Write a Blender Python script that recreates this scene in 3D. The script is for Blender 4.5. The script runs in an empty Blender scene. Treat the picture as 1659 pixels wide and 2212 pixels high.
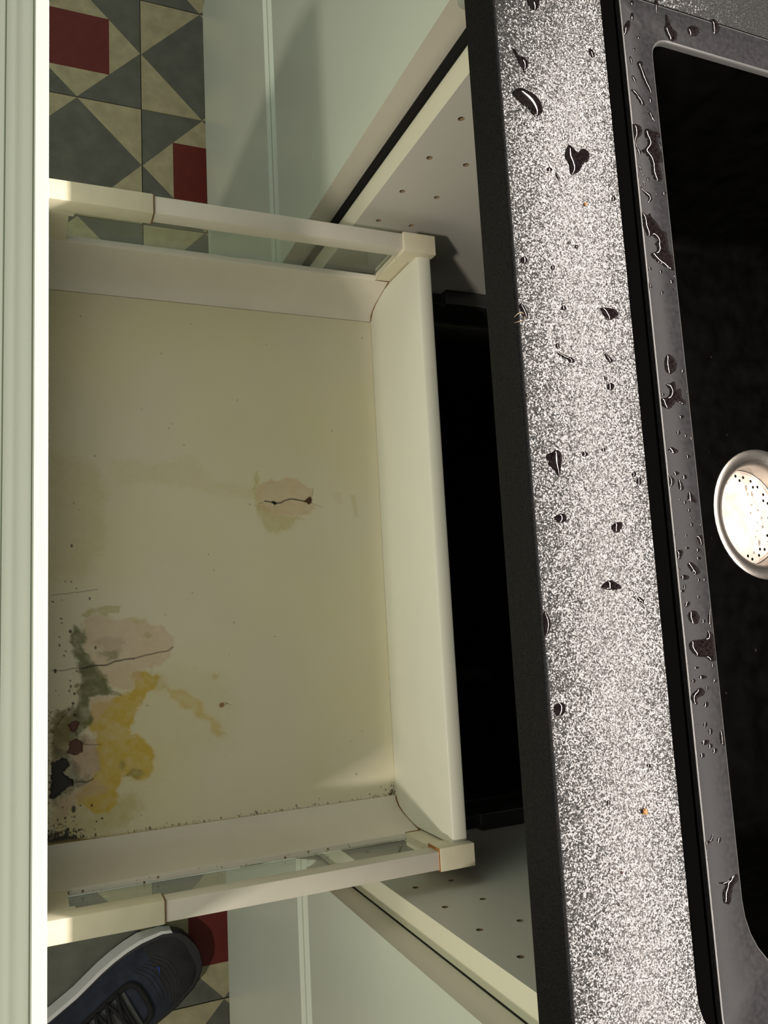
import bpy, bmesh, math, random
import numpy as np
from mathutils import Vector, Matrix
from mathutils.geometry import delaunay_2d_cdt

# ------------------------------------------------------------------ camera, world, lights
scene = bpy.context.scene
COL = scene.collection
cam_d = bpy.data.cameras.new('camera')
cam = bpy.data.objects.new('camera', cam_d)
COL.objects.link(cam)
cam_d.sensor_fit = 'VERTICAL'
cam_d.sensor_height = 36.0
cam_d.lens = 36.0 * 1748.26 / 2212.0
cam_d.clip_start = 0.02
R = ((0.053011125, 0.989730452, -0.132753354),
     (0.919874195, 0.003336477, 0.392199355),
     (0.388614573, -0.142907313, -0.910250632))
m = Matrix.Identity(4)
for i in range(3):
    m[i][0] = R[i][0]; m[i][1] = -R[i][1]; m[i][2] = -R[i][2]
m[2][3] = 1.30
cam.matrix_world = m
scene.camera = cam

world = bpy.data.worlds.new('room_light')
scene.world = world
world.use_nodes = True
bg = world.node_tree.nodes['Background']
bg.inputs['Color'].default_value = (0.97, 0.93, 0.82, 1)
bg.inputs['Strength'].default_value = 0.30


def area_light(name, loc, target, sx, sy, power, colour):
    d = bpy.data.lights.new(name, 'AREA')
    d.shape = 'RECTANGLE'; d.size = sx; d.size_y = sy
    d.energy = power; d.color = colour
    o = bpy.data.objects.new(name, d)
    o.location = loc
    o.rotation_euler = (Vector(target) - Vector(loc)).to_track_quat('-Z', 'Y').to_euler()
    COL.objects.link(o)
    return o


# lamp strip over the worktop, ceiling lamp behind the viewer, daylight from a window on the left
area_light('lamp_strip', (-0.05, 0.62, 1.465), (-0.05, 0.62, 0.0), 1.5, 0.010, 34.0, (1.0, 0.90, 0.82))
area_light('ceiling_lamp', (0.66, -1.20, 2.28), (0.0, 0.1, 0.7), 0.11, 0.11, 20.0, (1.0, 0.91, 0.78))
area_light('window_daylight', (-2.6, -1.3, 1.6), (-0.4, 0.2, 0.5), 1.2, 1.2, 6.5, (0.72, 1.0, 0.82))

scene.view_settings.view_transform = 'Standard'
scene.view_settings.look = 'None'
scene.view_settings.gamma = 1.0
scene.view_settings.use_curve_mapping = False
scene.view_settings.exposure = 0.0

# ------------------------------------------------------------------ helpers
def mat(name, colour, rough=0.5, metal=0.0, spec=0.5, noise=0.0, nscale=40.0, bump=0.0, bscale=300.0, trans=0.0, ior=1.45, coat=0.0, rnoise=0.0):
    mt = bpy.data.materials.new(name)
    mt.use_nodes = True
    nt = mt.node_tree
    b = nt.nodes['Principled BSDF']
    b.inputs['Base Color'].default_value = (*colour, 1)
    b.inputs['Roughness'].default_value = rough
    b.inputs['Metallic'].default_value = metal
    b.inputs['Specular IOR Level'].default_value = spec
    b.inputs['Transmission Weight'].default_value = trans
    b.inputs['IOR'].default_value = ior
    b.inputs['Coat Weight'].default_value = coat
    tc = nt.nodes.new('ShaderNodeTexCoord')
    if noise or rnoise:
        n = nt.nodes.new('ShaderNodeTexNoise')
        n.inputs['Scale'].default_value = nscale
        n.inputs['Detail'].default_value = 5
        nt.links.new(tc.outputs['Object'], n.inputs['Vector'])
        if noise:
            r = nt.nodes.new('ShaderNodeMapRange')
            r.inputs['From Min'].default_value = 0.3; r.inputs['From Max'].default_value = 0.7
            r.inputs['To Min'].default_value = 1 - noise; r.inputs['To Max'].default_value = 1 + noise
            mx = nt.nodes.new('ShaderNodeVectorMath'); mx.operation = 'SCALE'
            mx.inputs[0].default_value = colour
            nt.links.new(n.outputs['Fac'], r.inputs['Value'])
            nt.links.new(r.outputs['Result'], mx.inputs['Scale'])
            nt.links.new(mx.outputs['Vector'], b.inputs['Base Color'])
        if rnoise:
            r2 = nt.nodes.new('ShaderNodeMapRange')
            r2.inputs['From Min'].default_value = 0.3; r2.inputs['From Max'].default_value = 0.7
            r2.inputs['To Min'].default_value = rough - rnoise; r2.inputs['To Max'].default_value = rough + rnoise
            nt.links.new(n.outputs['Fac'], r2.inputs['Value'])
            nt.links.new(r2.outputs['Result'], b.inputs['Roughness'])
    if bump:
        n2 = nt.nodes.new('ShaderNodeTexNoise')
        n2.inputs['Scale'].default_value = bscale
        n2.inputs['Detail'].default_value = 2
        nt.links.new(tc.outputs['Object'], n2.inputs['Vector'])
        bp = nt.nodes.new('ShaderNodeBump')
        bp.inputs['Strength'].default_value = 1.0
        bp.inputs['Distance'].default_value = bump
        nt.links.new(n2.outputs['Fac'], bp.inputs['Height'])
        nt.links.new(bp.outputs['Normal'], b.inputs['Normal'])
    return mt


def tag(o, label=None, cat=None, group=None, kind=None):
    if label: o['label'] = label
    if cat: o['category'] = cat
    if group: o['group'] = group
    if kind: o['kind'] = kind
    return o


def empty(name, loc, label, cat, group=None):
    o = bpy.data.objects.new(name, None)
    o.location = loc
    o.empty_display_size = 0.05
    COL.objects.link(o)
    return tag(o, label, cat, group)


class MB:
    """collects world-space geometry, links it as ONE mesh object"""
    def __init__(self):
        self.v = []; self.f = []; self.mi = []; self.cur = 0

    def add(self, vs, fs):
        n = len(self.v)
        self.v += [tuple(p) for p in vs]
        for f in fs:
            self.f.append(tuple(i + n for i in f)); self.mi.append(self.cur)
        return self

    def box(self, x0, x1, y0, y1, z0, z1):
        vs = [(x, y, z) for z in (z0, z1) for y in (y0, y1) for x in (x0, x1)]
        return self.add(vs, [(0, 2, 3, 1), (4, 5, 7, 6), (0, 1, 5, 4), (2, 6, 7, 3), (0, 4, 6, 2), (1, 3, 7, 5)])

    def rings(self, rings, closed=True, cap0=False, cap1=False):
        n = len(rings[0]); vs = [p for r in rings for p in r]; fs = []
        for k in range(len(rings) - 1):
            for i in range(n if closed else n - 1):
                j = (i + 1) % n
                fs.append((k * n + i, k * n + j, (k + 1) * n + j, (k + 1) * n + i))
        if cap0: fs.append(tuple(range(n))[::-1])
        if cap1: fs.append(tuple((len(rings) - 1) * n + i for i in range(n)))
        return self.add(vs, fs)

    def tube(self, pts, r, n=8):
        pts = [Vector(p) for p in pts]; rs = []
        for i, p in enumerate(pts):
            d = (pts[min(i + 1, len(pts) - 1)] - pts[max(i - 1, 0)]).normalized()
            u = d.cross(Vector((0, 0, 1)))
            if u.length < 1e-4: u = d.cross(Vector((1, 0, 0)))
            u.normalize(); w = d.cross(u)
            rr = r[i] if isinstance(r, (list, tuple)) else r
            rs.append([p + (u * math.cos(a) + w * math.sin(a)) * rr for a in [2 * math.pi * k / n for k in range(n)]])
        return self.rings(rs, cap0=True, cap1=True)

    def build(self, name, mats, parent=None, smooth=False, bevel=0.0, seg=2, origin=None):
        if not isinstance(mats, (list, tuple)): mats = [mats]
        base = Vector(parent.matrix_world.translation) if parent is not None else Vector((0, 0, 0))
        if parent is not None:
            base = Vector((0, 0, 0)); q = parent
            while q is not None: base = base + Vector(q.location); q = q.parent
        if origin is not None: off = Vector(origin)
        else:
            a = np.array(self.v); off = Vector(((a[:, 0].min() + a[:, 0].max()) / 2, (a[:, 1].min() + a[:, 1].max()) / 2, a[:, 2].min()))
        me = bpy.data.meshes.new(name)
        me.from_pydata([tuple(Vector(p) - off) for p in self.v], [], self.f)
        for k, mm in enumerate(mats): me.materials.append(mm)
        if len(mats) > 1: me.polygons.foreach_set('material_index', self.mi)
        bm = bmesh.new(); bm.from_mesh(me)
        bmesh.ops.remove_doubles(bm, verts=bm.verts, dist=1e-6)
        bmesh.ops.recalc_face_normals(bm, faces=bm.faces)
        if bevel:
            es = [e for e in bm.edges if len(e.link_faces) == 2 and e.calc_face_angle(0) > 0.6]
            bmesh.ops.bevel(bm, geom=es, offset=bevel, segments=seg, affect='EDGES', profile=0.5, clamp_overlap=True)
        bm.to_mesh(me); bm.free()
        if smooth or bevel:
            me.polygons.foreach_set('use_smooth', [True] * len(me.polygons))
            if bevel or smooth == 'auto': me.set_sharp_from_angle(angle=math.radians(40))
        me.update()
        o = bpy.data.objects.new(name, me)
        o.location = off - base
        if parent is not None: o.parent = parent
        COL.objects.link(o)
        return o


def rrect(x0, x1, y0, y1, rad, n=8):
    """rounded rectangle, corners in order (x0,y0) (x1,y0) (x1,y1) (x0,y1)"""
    if not isinstance(rad, (list, tuple)): rad = [rad] * 4
    out = []
    for (cx, cy, sx, sy, a0, r) in ((x0, y0, 1, 1, 180, rad[0]), (x1, y0, -1, 1, 270, rad[1]), (x1, y1, -1, -1, 0, rad[2]), (x0, y1, 1, -1, 90, rad[3])):
        for k in range(n + 1):
            a = math.radians(a0 + 90 * k / n)
            out.append((cx + sx * r + r * math.cos(a), cy + sy * r + r * math.sin(a)))
    return out


def inside(p, poly):
    x, y = p; c = False; n = len(poly); j = n - 1
    for i in range(n):
        xi, yi = poly[i]; xj, yj = poly[j]
        if (yi > y) != (yj > y) and x < (xj - xi) * (y - yi) / (yj - yi) + xi: c = not c
        j = i
    return c


def plate2d(outer, holes):
    vs = []; es = []
    for lp in [outer] + list(holes):
        b = len(vs); vs += [Vector(p) for p in lp]
        es += [(b + i, b + (i + 1) % len(lp)) for i in range(len(lp))]
    r = delaunay_2d_cdt(vs, es, [], 1, 1e-7)
    V = [(p.x, p.y) for p in r[0]]; F = []
    for f in r[2]:
        c = (sum(V[i][0] for i in f) / len(f), sum(V[i][1] for i in f) / len(f))
        if inside(c, outer) and not any(inside(c, h) for h in holes): F.append(tuple(f))
    return V, F


# ------------------------------------------------------------------ materials
M = {}
M['front_white'] = mat('mint_white_lacquer', (0.60, 0.655, 0.555), 0.22, noise=0.02, nscale=6, bump=0.00006, bscale=500)
M['front_edge'] = mat('beige_front_edge', (0.66, 0.62, 0.54), 0.35)
M['melamine'] = mat('white_melamine', (0.70, 0.68, 0.62), 0.45, noise=0.02, nscale=10)
M['edge_band'] = mat('cream_edge_band', (0.74, 0.73, 0.58), 0.4)
M['powder'] = mat('white_powder_coat', (0.72, 0.68, 0.60), 0.38, noise=0.03, nscale=25)
M['plastic'] = mat('yellowed_plastic', (0.73, 0.68, 0.52), 0.42, noise=0.05, nscale=60)
M['back_board'] = mat('white_back_board', (0.74, 0.74, 0.64), 0.4, noise=0.02, nscale=20)
M['grime'] = mat('brown_grime', (0.20, 0.10, 0.03), 0.8, noise=0.5, nscale=400)
M['rust'] = mat('orange_rust', (0.36, 0.17, 0.05), 0.8, noise=0.4, nscale=500)
M['fibre'] = mat('pale_fibre', (0.30, 0.22, 0.14), 0.7)
M['shade_black'] = mat('painted_inside_shade', (0.006, 0.006, 0.006), 0.8, spec=0.2)  # near-black colour carries the shade inside the cabinet
M['runner'] = mat('dark_runner_steel', (0.09, 0.09, 0.09), 0.4, metal=0.6)
M['hole'] = mat('raw_board_hole', (0.30, 0.22, 0.13), 0.9)
M['wall'] = mat('black_unseen_wall', (0.015, 0.015, 0.015), 0.5, noise=0.1)  # wall out of view, coloured black so nothing bright reflects
M['plinth'] = mat('grey_plinth', (0.35, 0.36, 0.33), 0.5)
M['seal'] = mat('black_sealant', (0.0006, 0.0006, 0.0006), 0.8, spec=0.01)
M['rim'] = mat('black_composite_rim', (0.014, 0.0138, 0.0148), 0.34, spec=0.045, noise=0.25, nscale=350, bump=0.00002, bscale=900, rnoise=0.04)
M['rim_glint'] = mat('painted_rim_highlight', (0.05, 0.05, 0.048), 0.30, spec=0.45)  # lighter, glossier edge that paints in the highlight along the rim
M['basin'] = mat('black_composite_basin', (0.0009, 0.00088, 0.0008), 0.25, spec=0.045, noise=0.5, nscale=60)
M['steel'] = mat('brushed_steel', (0.36, 0.34, 0.31), 0.34, metal=1.0, noise=0.08, nscale=90)
M['basket'] = mat('stained_steel', (0.56, 0.50, 0.45), 0.45, metal=0.6, noise=0.22, nscale=70)
M['black_hole'] = mat('drain_hole', (0.01, 0.01, 0.01), 0.8)
M['grout'] = mat('dark_grout', (0.06, 0.058, 0.045), 0.9)
M['cream_tile'] = mat('cream_cement', (0.34, 0.315, 0.19), 0.55, noise=0.16, nscale=45)
M['grey_tile'] = mat('grey_cement', (0.098, 0.104, 0.082), 0.55, noise=0.22, nscale=30)
M['red_tile'] = mat('red_cement', (0.115, 0.013, 0.008), 0.5, noise=0.12, nscale=60)
M['water'] = mat('water_over_black', (0.006, 0.0045, 0.0045), 0.03, spec=0.5, ior=1.33, noise=0.9, nscale=900)
M['clear_water'] = mat('clear_water', (1, 1, 1), 0.02, trans=1.0, ior=1.33)
M['crumb'] = mat('orange_crumb', (0.30, 0.15, 0.05), 0.7, noise=0.3, nscale=900)
M['red_crumb'] = mat('red_brown_crumb', (0.06, 0.015, 0.012), 0.7)
M['glass'] = mat('green_tinted_glass', (0.86, 0.95, 0.88), 0.0, trans=1.0, ior=1.45)
M['stop_pad'] = mat('grey_rubber_pad', (0.42, 0.46, 0.40), 0.5)

# worktop: dark textured composite, fine granules each tilted a little
def worktop_mat(name, spec, rough, tilt, dark):
    mt = mat(name, (0.020, 0.019, 0.018), rough, spec=spec)
    nt = mt.node_tree; b = nt.nodes['Principled BSDF']
    def N(t, **kw):
        n = nt.nodes.new(t)
        for k, v in kw.items(): setattr(n, k, v)
        return n
    tc = N('ShaderNodeTexCoord'); ge = N('ShaderNodeNewGeometry')
    nz = N('ShaderNodeTexNoise'); nz.inputs['Scale'].default_value = 1900; nz.inputs['Detail'].default_value = 1
    vo = N('ShaderNodeTexVoronoi'); vo.inputs['Scale'].default_value = 1450
    L = nt.links.new
    L(tc.outputs['Object'], nz.inputs['Vector']); L(tc.outputs['Object'], vo.inputs['Vector'])
    mixv = N('ShaderNodeVectorMath', operation='ADD'); L(vo.outputs['Color'], mixv.inputs[0]); L(nz.outputs['Color'], mixv.inputs[1])
    sub = N('ShaderNodeVectorMath', operation='SUBTRACT'); sub.inputs[1].default_value = (1, 1, 1); L(mixv.outputs[0], sub.inputs[0])
    sc = N('ShaderNodeVectorMath', operation='SCALE'); sc.inputs['Scale'].default_value = tilt; L(sub.outputs[0], sc.inputs[0])
    ad = N('ShaderNodeVectorMath', operation='ADD'); L(ge.outputs['Normal'], ad.inputs[0]); L(sc.outputs[0], ad.inputs[1])
    no = N('ShaderNodeVectorMath', operation='NORMALIZE'); L(ad.outputs[0], no.inputs[0])
    L(no.outputs[0], b.inputs['Normal'])
    r = N('ShaderNodeMapRange')
    r.inputs['From Min'].default_value = 0.35; r.inputs['From Max'].default_value = 0.65
    r.inputs['To Min'].default_value = 0.2 * dark; r.inputs['To Max'].default_value = dark
    L(nz.outputs['Fac'], r.inputs['Value'])
    cb = N('ShaderNodeCombineColor')
    for k in range(3): L(r.outputs['Result'], cb.inputs[k])
    L(cb.outputs[0], b.inputs['Base Color'])
    return mt
M['worktop_edge'] = worktop_mat('granular_shaded_edge', 0.12, 0.5, 0.15, 0.014)  # darker copy of the worktop, front-face shade put into its colour
M['worktop'] = worktop_mat('granular_dark_composite', 0.37, 0.23, 0.22, 0.026)

# ------------------------------------------------------------------ outlines of water and stains, in millimetres
WORKTOP_DROPS = (
  ('water puddle cut by the top frame edge on the worktop strip',((-341.5,249.9),(-344.7,253.2),(-344.6,256.9),(-340.4,258.3),(-336,257.1),(-334.1,254.1),(-336.1,251))),
  ('thin kinked water puddle near the top of the worktop strip',((-305.8,237.8),(-306.4,239.3),(-303.3,241.2),(-302.5,245.8),(-298.8,247.4),(-295.5,245.4),(-292.9,244.7),(-295.9,243.1),(-300.4,240.3))),
  ('',((-318,293.5),(-316.3,293.9),(-314.8,293.5),(-314.2,292.5),(-314.6,291.3),(-315.9,290.3),(-317.6,289.9),(-319,290.2),(-319.7,291.3),(-319.3,292.5))),
  ('large dark oval puddle with ragged edge high on the worktop strip',((-279.2,235.3),(-283.4,239.4),(-283.3,244.7),(-281.3,250.5),(-276.6,254),(-272.1,253.8),(-268.9,249.9),(-269.2,247.6),(-272.8,244.3),(-275.1,239.8))),
  ('heart-shaped water puddle in the upper middle of the worktop strip',((-255.6,269.4),(-254.6,272.8),(-252.3,275.3),(-255.1,278.4),(-255,282.2),(-252.2,283.5),(-248.7,282.1),(-245.7,278.1),(-241.5,275.8),(-238.4,271.1),(-238.6,269.1),(-244.5,268.7),(-248.5,266.4))),
  ('',((-239,257.4),(-238.2,256.9),(-237.6,255.9),(-237.4,254.7),(-237.6,253.8),(-238.3,253.5),(-239.1,253.9),(-239.7,254.9),(-239.9,256.1),(-239.6,257.1))),
  ('',((-235.7,261.3),(-234.2,261.8),(-233.2,261.8),(-232.9,261.3),(-233.5,260.5),(-234.8,259.7),(-236.2,259.2),(-237.3,259.2),(-237.6,259.7),(-237,260.5))),
  ('',((-256.6,288.8),(-256.2,288.6),(-255.8,288.2),(-255.7,287.7),(-255.9,287.3),(-256.3,287.2),(-256.7,287.4),(-257,287.8),(-257.1,288.3),(-257,288.7))),
  ('',((-229,299),(-228,298.6),(-227.3,297.8),(-227.1,296.8),(-227.6,296.1),(-228.4,295.9),(-229.4,296.3),(-230.1,297.1),(-230.3,298.1),(-229.8,298.8))),
  ('',((-184,236.4),(-182.7,235.8),(-181.8,234.7),(-181.7,233.5),(-182.3,232.5),(-183.4,232.2),(-184.7,232.7),(-185.6,233.8),(-185.8,235.1),(-185.2,236.1))),
  ('',((-197.6,265.3),(-197,265),(-196.6,264.5),(-196.5,263.8),(-196.8,263.3),(-197.3,263.1),(-197.9,263.4),(-198.3,264),(-198.4,264.6),(-198.2,265.2))),
  ('',((-196.2,270.2),(-195.5,269.9),(-195.1,269.3),(-194.9,268.5),(-195.3,268),(-195.9,267.8),(-196.5,268.1),(-197,268.7),(-197.1,269.5),(-196.8,270.1))),
  ('',((-182.1,253.5),(-181.3,253.2),(-180.8,252.4),(-180.7,251.6),(-181,250.9),(-181.7,250.7),(-182.5,251),(-183.1,251.8),(-183.2,252.7),(-182.8,253.3))),
  ('narrow upright puddle hugging the black front edge beside a stray fibre',((-158.4,229),(-159.1,231.3),(-154.9,233.7),(-152.4,234.1),(-151.9,232.3),(-154,230.1))),
  ('',((-160,258.6),(-159.1,258.2),(-158.5,257.3),(-158.4,256.2),(-158.8,255.5),(-159.7,255.2),(-160.5,255.6),(-161.2,256.5),(-161.3,257.5),(-160.8,258.3))),
  ('bean-shaped water puddle close to the black sink gap',((-161.9,280.9),(-163.1,284.8),(-162.5,291.5),(-159.5,293.1),(-156.9,289),(-156.2,285.2),(-158.9,282.7))),
  ('',((-141,251.2),(-140.7,251),(-140.4,250.7),(-140.4,250.3),(-140.6,250),(-140.9,249.9),(-141.2,250),(-141.5,250.4),(-141.5,250.8),(-141.3,251.1))),
  ('',((-138.6,252.1),(-137.7,252.1),(-136.9,251.7),(-136.6,251),(-136.9,250.3),(-137.7,249.8),(-138.7,249.7),(-139.5,250.1),(-139.8,250.8),(-139.5,251.5))),
  ('slanted waisted water drop in the middle of the worktop strip',((-134.9,250),(-134.6,252.7),(-133.1,256.9),(-132,260.5),(-130.2,260.9),(-129.5,258.7),(-131.6,255.6),(-133.1,251.5))),
  ('slim slanted drop right of the waisted drop on the worktop',((-136.9,280.5),(-136.2,283.2),(-134,285.8),(-132.2,286.2),(-132.9,282.9))),
  ('',((-123,281),(-122.1,281.2),(-121.5,280.9),(-121.3,280.5),(-121.6,279.9),(-122.4,279.5),(-123.3,279.4),(-123.9,279.6),(-124.1,280.1),(-123.7,280.6))),
  ('',((-118.5,285.8),(-117.3,285.2),(-116.4,283.8),(-116.3,282.3),(-117,281.1),(-118.2,280.8),(-119.5,281.4),(-120.3,282.7),(-120.4,284.3),(-119.7,285.5))),
  ('',((-109.9,230.5),(-109.2,230.1),(-108.7,229.4),(-108.6,228.6),(-109,228),(-109.8,227.8),(-110.5,228.1),(-111,228.8),(-111.1,229.6),(-110.7,230.3))),
  ('',((-108.9,233.6),(-108.6,233.5),(-108.5,233.3),(-108.5,233.1),(-108.6,232.9),(-108.8,232.8),(-109,232.9),(-109.2,233.1),(-109.2,233.4),(-109.1,233.6))),
  ('',((-124.9,268.9),(-124.6,268.8),(-124.4,268.5),(-124.4,268.1),(-124.5,267.9),(-124.8,267.8),(-125.1,267.9),(-125.3,268.2),(-125.3,268.6),(-125.2,268.8))),
  ('leaf-shaped water puddle with pointed lower tip on the worktop',((-79.4,238.4),(-80.8,241.7),(-82,243.9),(-81.4,246.9),(-77.9,247.6),(-73.4,246.7),(-68,245.3),(-71.1,242.8),(-74.5,239.5),(-77.1,237.9))),
  ('',((-80.6,264.4),(-79.8,263.9),(-79.3,262.9),(-79.3,261.8),(-79.7,260.9),(-80.5,260.7),(-81.3,261.1),(-81.9,262.1),(-81.9,263.2),(-81.4,264.1))),
  ('',((-83.3,275.9),(-82.8,275.6),(-82.4,274.9),(-82.4,274.1),(-82.7,273.5),(-83.2,273.3),(-83.8,273.6),(-84.1,274.3),(-84.2,275.1),(-83.8,275.7))),
  ('',((-70.5,294.8),(-69.6,294.5),(-69,293.6),(-69,292.7),(-69.5,292),(-70.4,291.9),(-71.3,292.3),(-71.8,293.1),(-71.8,294),(-71.3,294.7))),
  ('',((-66.8,298),(-65.5,297.5),(-64.7,296.6),(-64.7,295.6),(-65.4,294.9),(-66.7,294.7),(-68.1,295.2),(-68.9,296.1),(-68.9,297.1),(-68.1,297.8))),
  ('',((-63.8,295.8),(-63.4,295.5),(-63.1,295.1),(-63.1,294.5),(-63.3,294.1),(-63.8,293.9),(-64.2,294.2),(-64.5,294.7),(-64.5,295.2),(-64.2,295.6))),
  ('round ragged water drop below the leaf-shaped puddle',((-46.5,239.9),(-48.7,242.7),(-48.9,246.3),(-46.9,247.5),(-44.8,245.9),(-44.5,242.8))),
  ('rounded five-sided drop nearer the sink, level with the drain',((-41.6,275),(-44.3,278),(-44.4,282.5),(-41.1,281.5),(-39.1,278))),
  ('fish-shaped water puddle lying across the worktop strip',((-10.9,265.1),(-13.4,268),(-14.4,271.9),(-12.8,275.5),(-10.5,278),(-9.3,274.1),(-9.7,268.7))),
  ('small curled drop beside the sink gap, below the fish-shaped puddle',((-4.9,285.6),(-5.2,289),(-3.3,291.9),(-1.2,291.3),(-2.6,289.3))),
  ('long pointed puddle against the black front edge, lower half',((-0.5,230),(1.8,231.7),(5.2,233.1),(9.7,231.5),(11.9,229.5),(8.7,227.8),(3.7,227.9))),
  ('round water drop standing alone low on the worktop strip',((46.3,230.8),(44.3,233.7),(45.1,237.1),(48.5,237.3),(50.7,234.6),(49.8,231.7))),
  ('',((80.2,286.3),(80.7,286),(81,285.3),(80.9,284.4),(80.4,283.7),(79.8,283.6),(79.3,283.9),(79,284.6),(79.1,285.5),(79.5,286.1))),
  ('',((94.7,259.1),(95.4,258.8),(95.8,258.3),(95.7,257.7),(95.2,257.3),(94.4,257.2),(93.7,257.5),(93.3,258),(93.4,258.6),(93.9,259))),
  ('',((187.7,238.8),(187.9,238.7),(188,238.4),(187.9,238),(187.7,237.8),(187.4,237.7),(187.2,237.8),(187.1,238.1),(187.2,238.5),(187.4,238.7))),
  ('',((167.6,281.2),(167.9,281.1),(168,280.7),(167.9,280.4),(167.7,280.1),(167.4,280),(167.1,280.1),(167,280.5),(167.1,280.9),(167.3,281.1))),
  ('',((91.7,267.5),(91.9,267.4),(92.1,267.1),(92,266.8),(91.8,266.6),(91.6,266.5),(91.4,266.6),(91.3,266.9),(91.3,267.2),(91.5,267.4))),
)
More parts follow.
